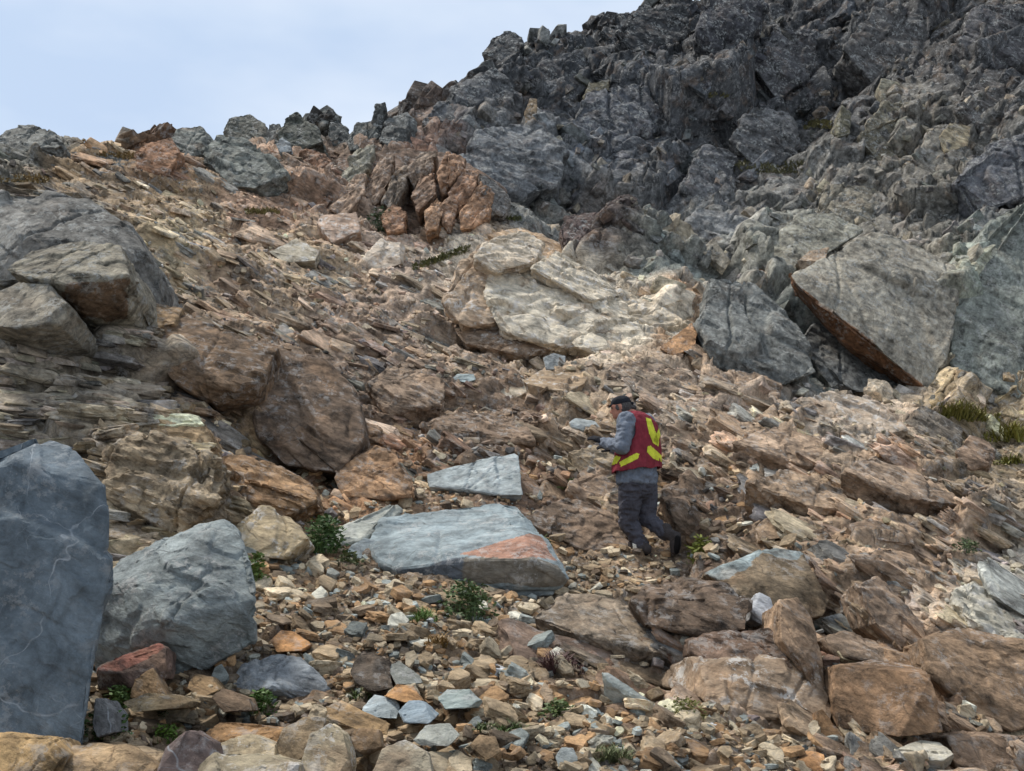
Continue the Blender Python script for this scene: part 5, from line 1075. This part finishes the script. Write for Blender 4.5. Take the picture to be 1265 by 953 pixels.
vc = VV.reshape(-1, 3); qx_, qy_ = proj(vc)
# the near armhole: the sleeve comes out of the vest's left side
fcen = vc[np.array(fq)].mean(1); fd = np.linalg.norm((fcen - np.array(shL.lerp(elL, .35))) * np.array([1, 1, .75]), axis=1) < .105
vest = link('vest', mesh_np('vest', vc, np.array(fq)[~fd], CM['maroon_cloth'], None, True), root)
sm = vest.modifiers.new('solid', 'SOLIDIFY'); sm.thickness = .008
fx, fy = proj(fcen); facing = fcen[:, 1] < VV.mean((0, 1))[1] + .12
nrm_out = fcen - np.repeat(cen[:-1, 0], NS, 0); nrm_out[:, 2] = 0; nrm_out /= np.linalg.norm(nrm_out, axis=1, keepdims=True)
for poly in ([(797, 516), (803, 518), (813, 546), (812, 552), (806, 548), (801, 535)], [(799, 552), (803, 551), (816, 563), (816, 571), (806, 567), (799, 559)], [(766, 571), (786, 560), (790, 561), (788, 567), (768, 577)], [(757, 569), (762, 563), (768, 565), (763, 573), (757, 575)], [(806, 545), (813, 528), (816, 533), (811, 549)]):
    sel = inpoly(fx, fy, poly) & facing & ~fd
    if sel.sum() == 0: continue
    f_ = np.array(fq)[sel]; ids, inv = np.unique(f_, return_inverse=True)
    no = vc[ids] - cen[ids // NS, 0]; no[:, 2] = 0; no /= np.linalg.norm(no, axis=1, keepdims=True)
    s_ = link('reflective_stripe', mesh_np('reflective_stripe', vc[ids] + no * .011, inv.reshape(-1, 4), CM['stripe_yellow'], None, True), vest)
# gloves with fingers
def glove(wr, fdir, up, side):
    fdir = fdir.normalized(); up = (up - fdir * up.dot(fdir)).normalized(); lat = fdir.cross(up)
    caps = [(wr - fdir * .03, .038, wr + fdir * .02, .036), ('e', wr + fdir * .065, (.05, .042, .024), Matrix((fdir, lat, up)).transposed().to_quaternion())]
    for k, ln in enumerate((.062, .072, .068, .052)):
        b0 = wr + fdir * .105 + lat * (k - 1.5) * .021; k1 = b0 + fdir * ln * .55 - up * .008; k2 = k1 + fdir * ln * .4 - up * .026
        caps += [(wr + fdir * .06 + lat * (k - 1.5) * .018, .012, b0, .0115), (b0, .0115, k1, .0105), (k1, .0105, k2, .0095)]
    t0 = wr + fdir * .03 + lat * side * .035; t1 = t0 + fdir * .045 + lat * side * .03 - up * .01; caps += [(t0, .015, t1, .013), (t1, .013, t1 + fdir * .035 - up * .015, .011)]
    return blob('glove', caps, .006, CM['black_glove'], root, 2)
glove(wrL, Vector((-.85, .25, .45)), Vector((-.3, -.4, .8)), 1)
glove(wrR, Vector((-.9, .1, .3)), Vector((-.2, -.4, .8)), -1)
# boots
def boot(ank, toe, heel):
    d = (toe - heel).normalized()
    b_ = blob('boot', [(ank + Vector((0, 0, .04)), .062, ank, .064), (ank, .062, heel, .05), (heel, .054, heel.lerp(toe, .6), .056), (heel.lerp(toe, .55), .056, toe, .046)], .010, CM['boot_leather'], root, 3, .004)
    dn = d.cross(Vector((d.y, -d.x, 0)).normalized()); dn = dn if dn.z < 0 else -dn
    blob('boot_sole', [(heel + dn * .04, .03, heel.lerp(toe, .6) + dn * .042, .034), (heel.lerp(toe, .6) + dn * .042, .034, toe + dn * .03, .028)], .010, CM['boot_sole'], b_, 2)
def ground_pt(px, py):
    Y = groundY(px, py); Y = min(max(Y, YP - .18), YP + .18); return Vector(unp(px, py, Y))
hL = ground_pt(799, 688) + Vector((0, 0, .075)); boot(ankL, hL + FWD * .17 + Vector((0, 0, .045)), hL)
tR = ground_pt(834, 689) + Vector((0, 0, .07)); boot(ankR, tR, tR - FWD * .05 + Vector((-.03, 0, .13)))
print('person done', round(time.time() - T0, 1), 'YP', YP, 'height', (690 - 489) * MPP)
print('total tris', sum(len(o.data.polygons) * (2 if o.data == terr.data else 1) for o in bpy.data.objects if o.type == 'MESH'))
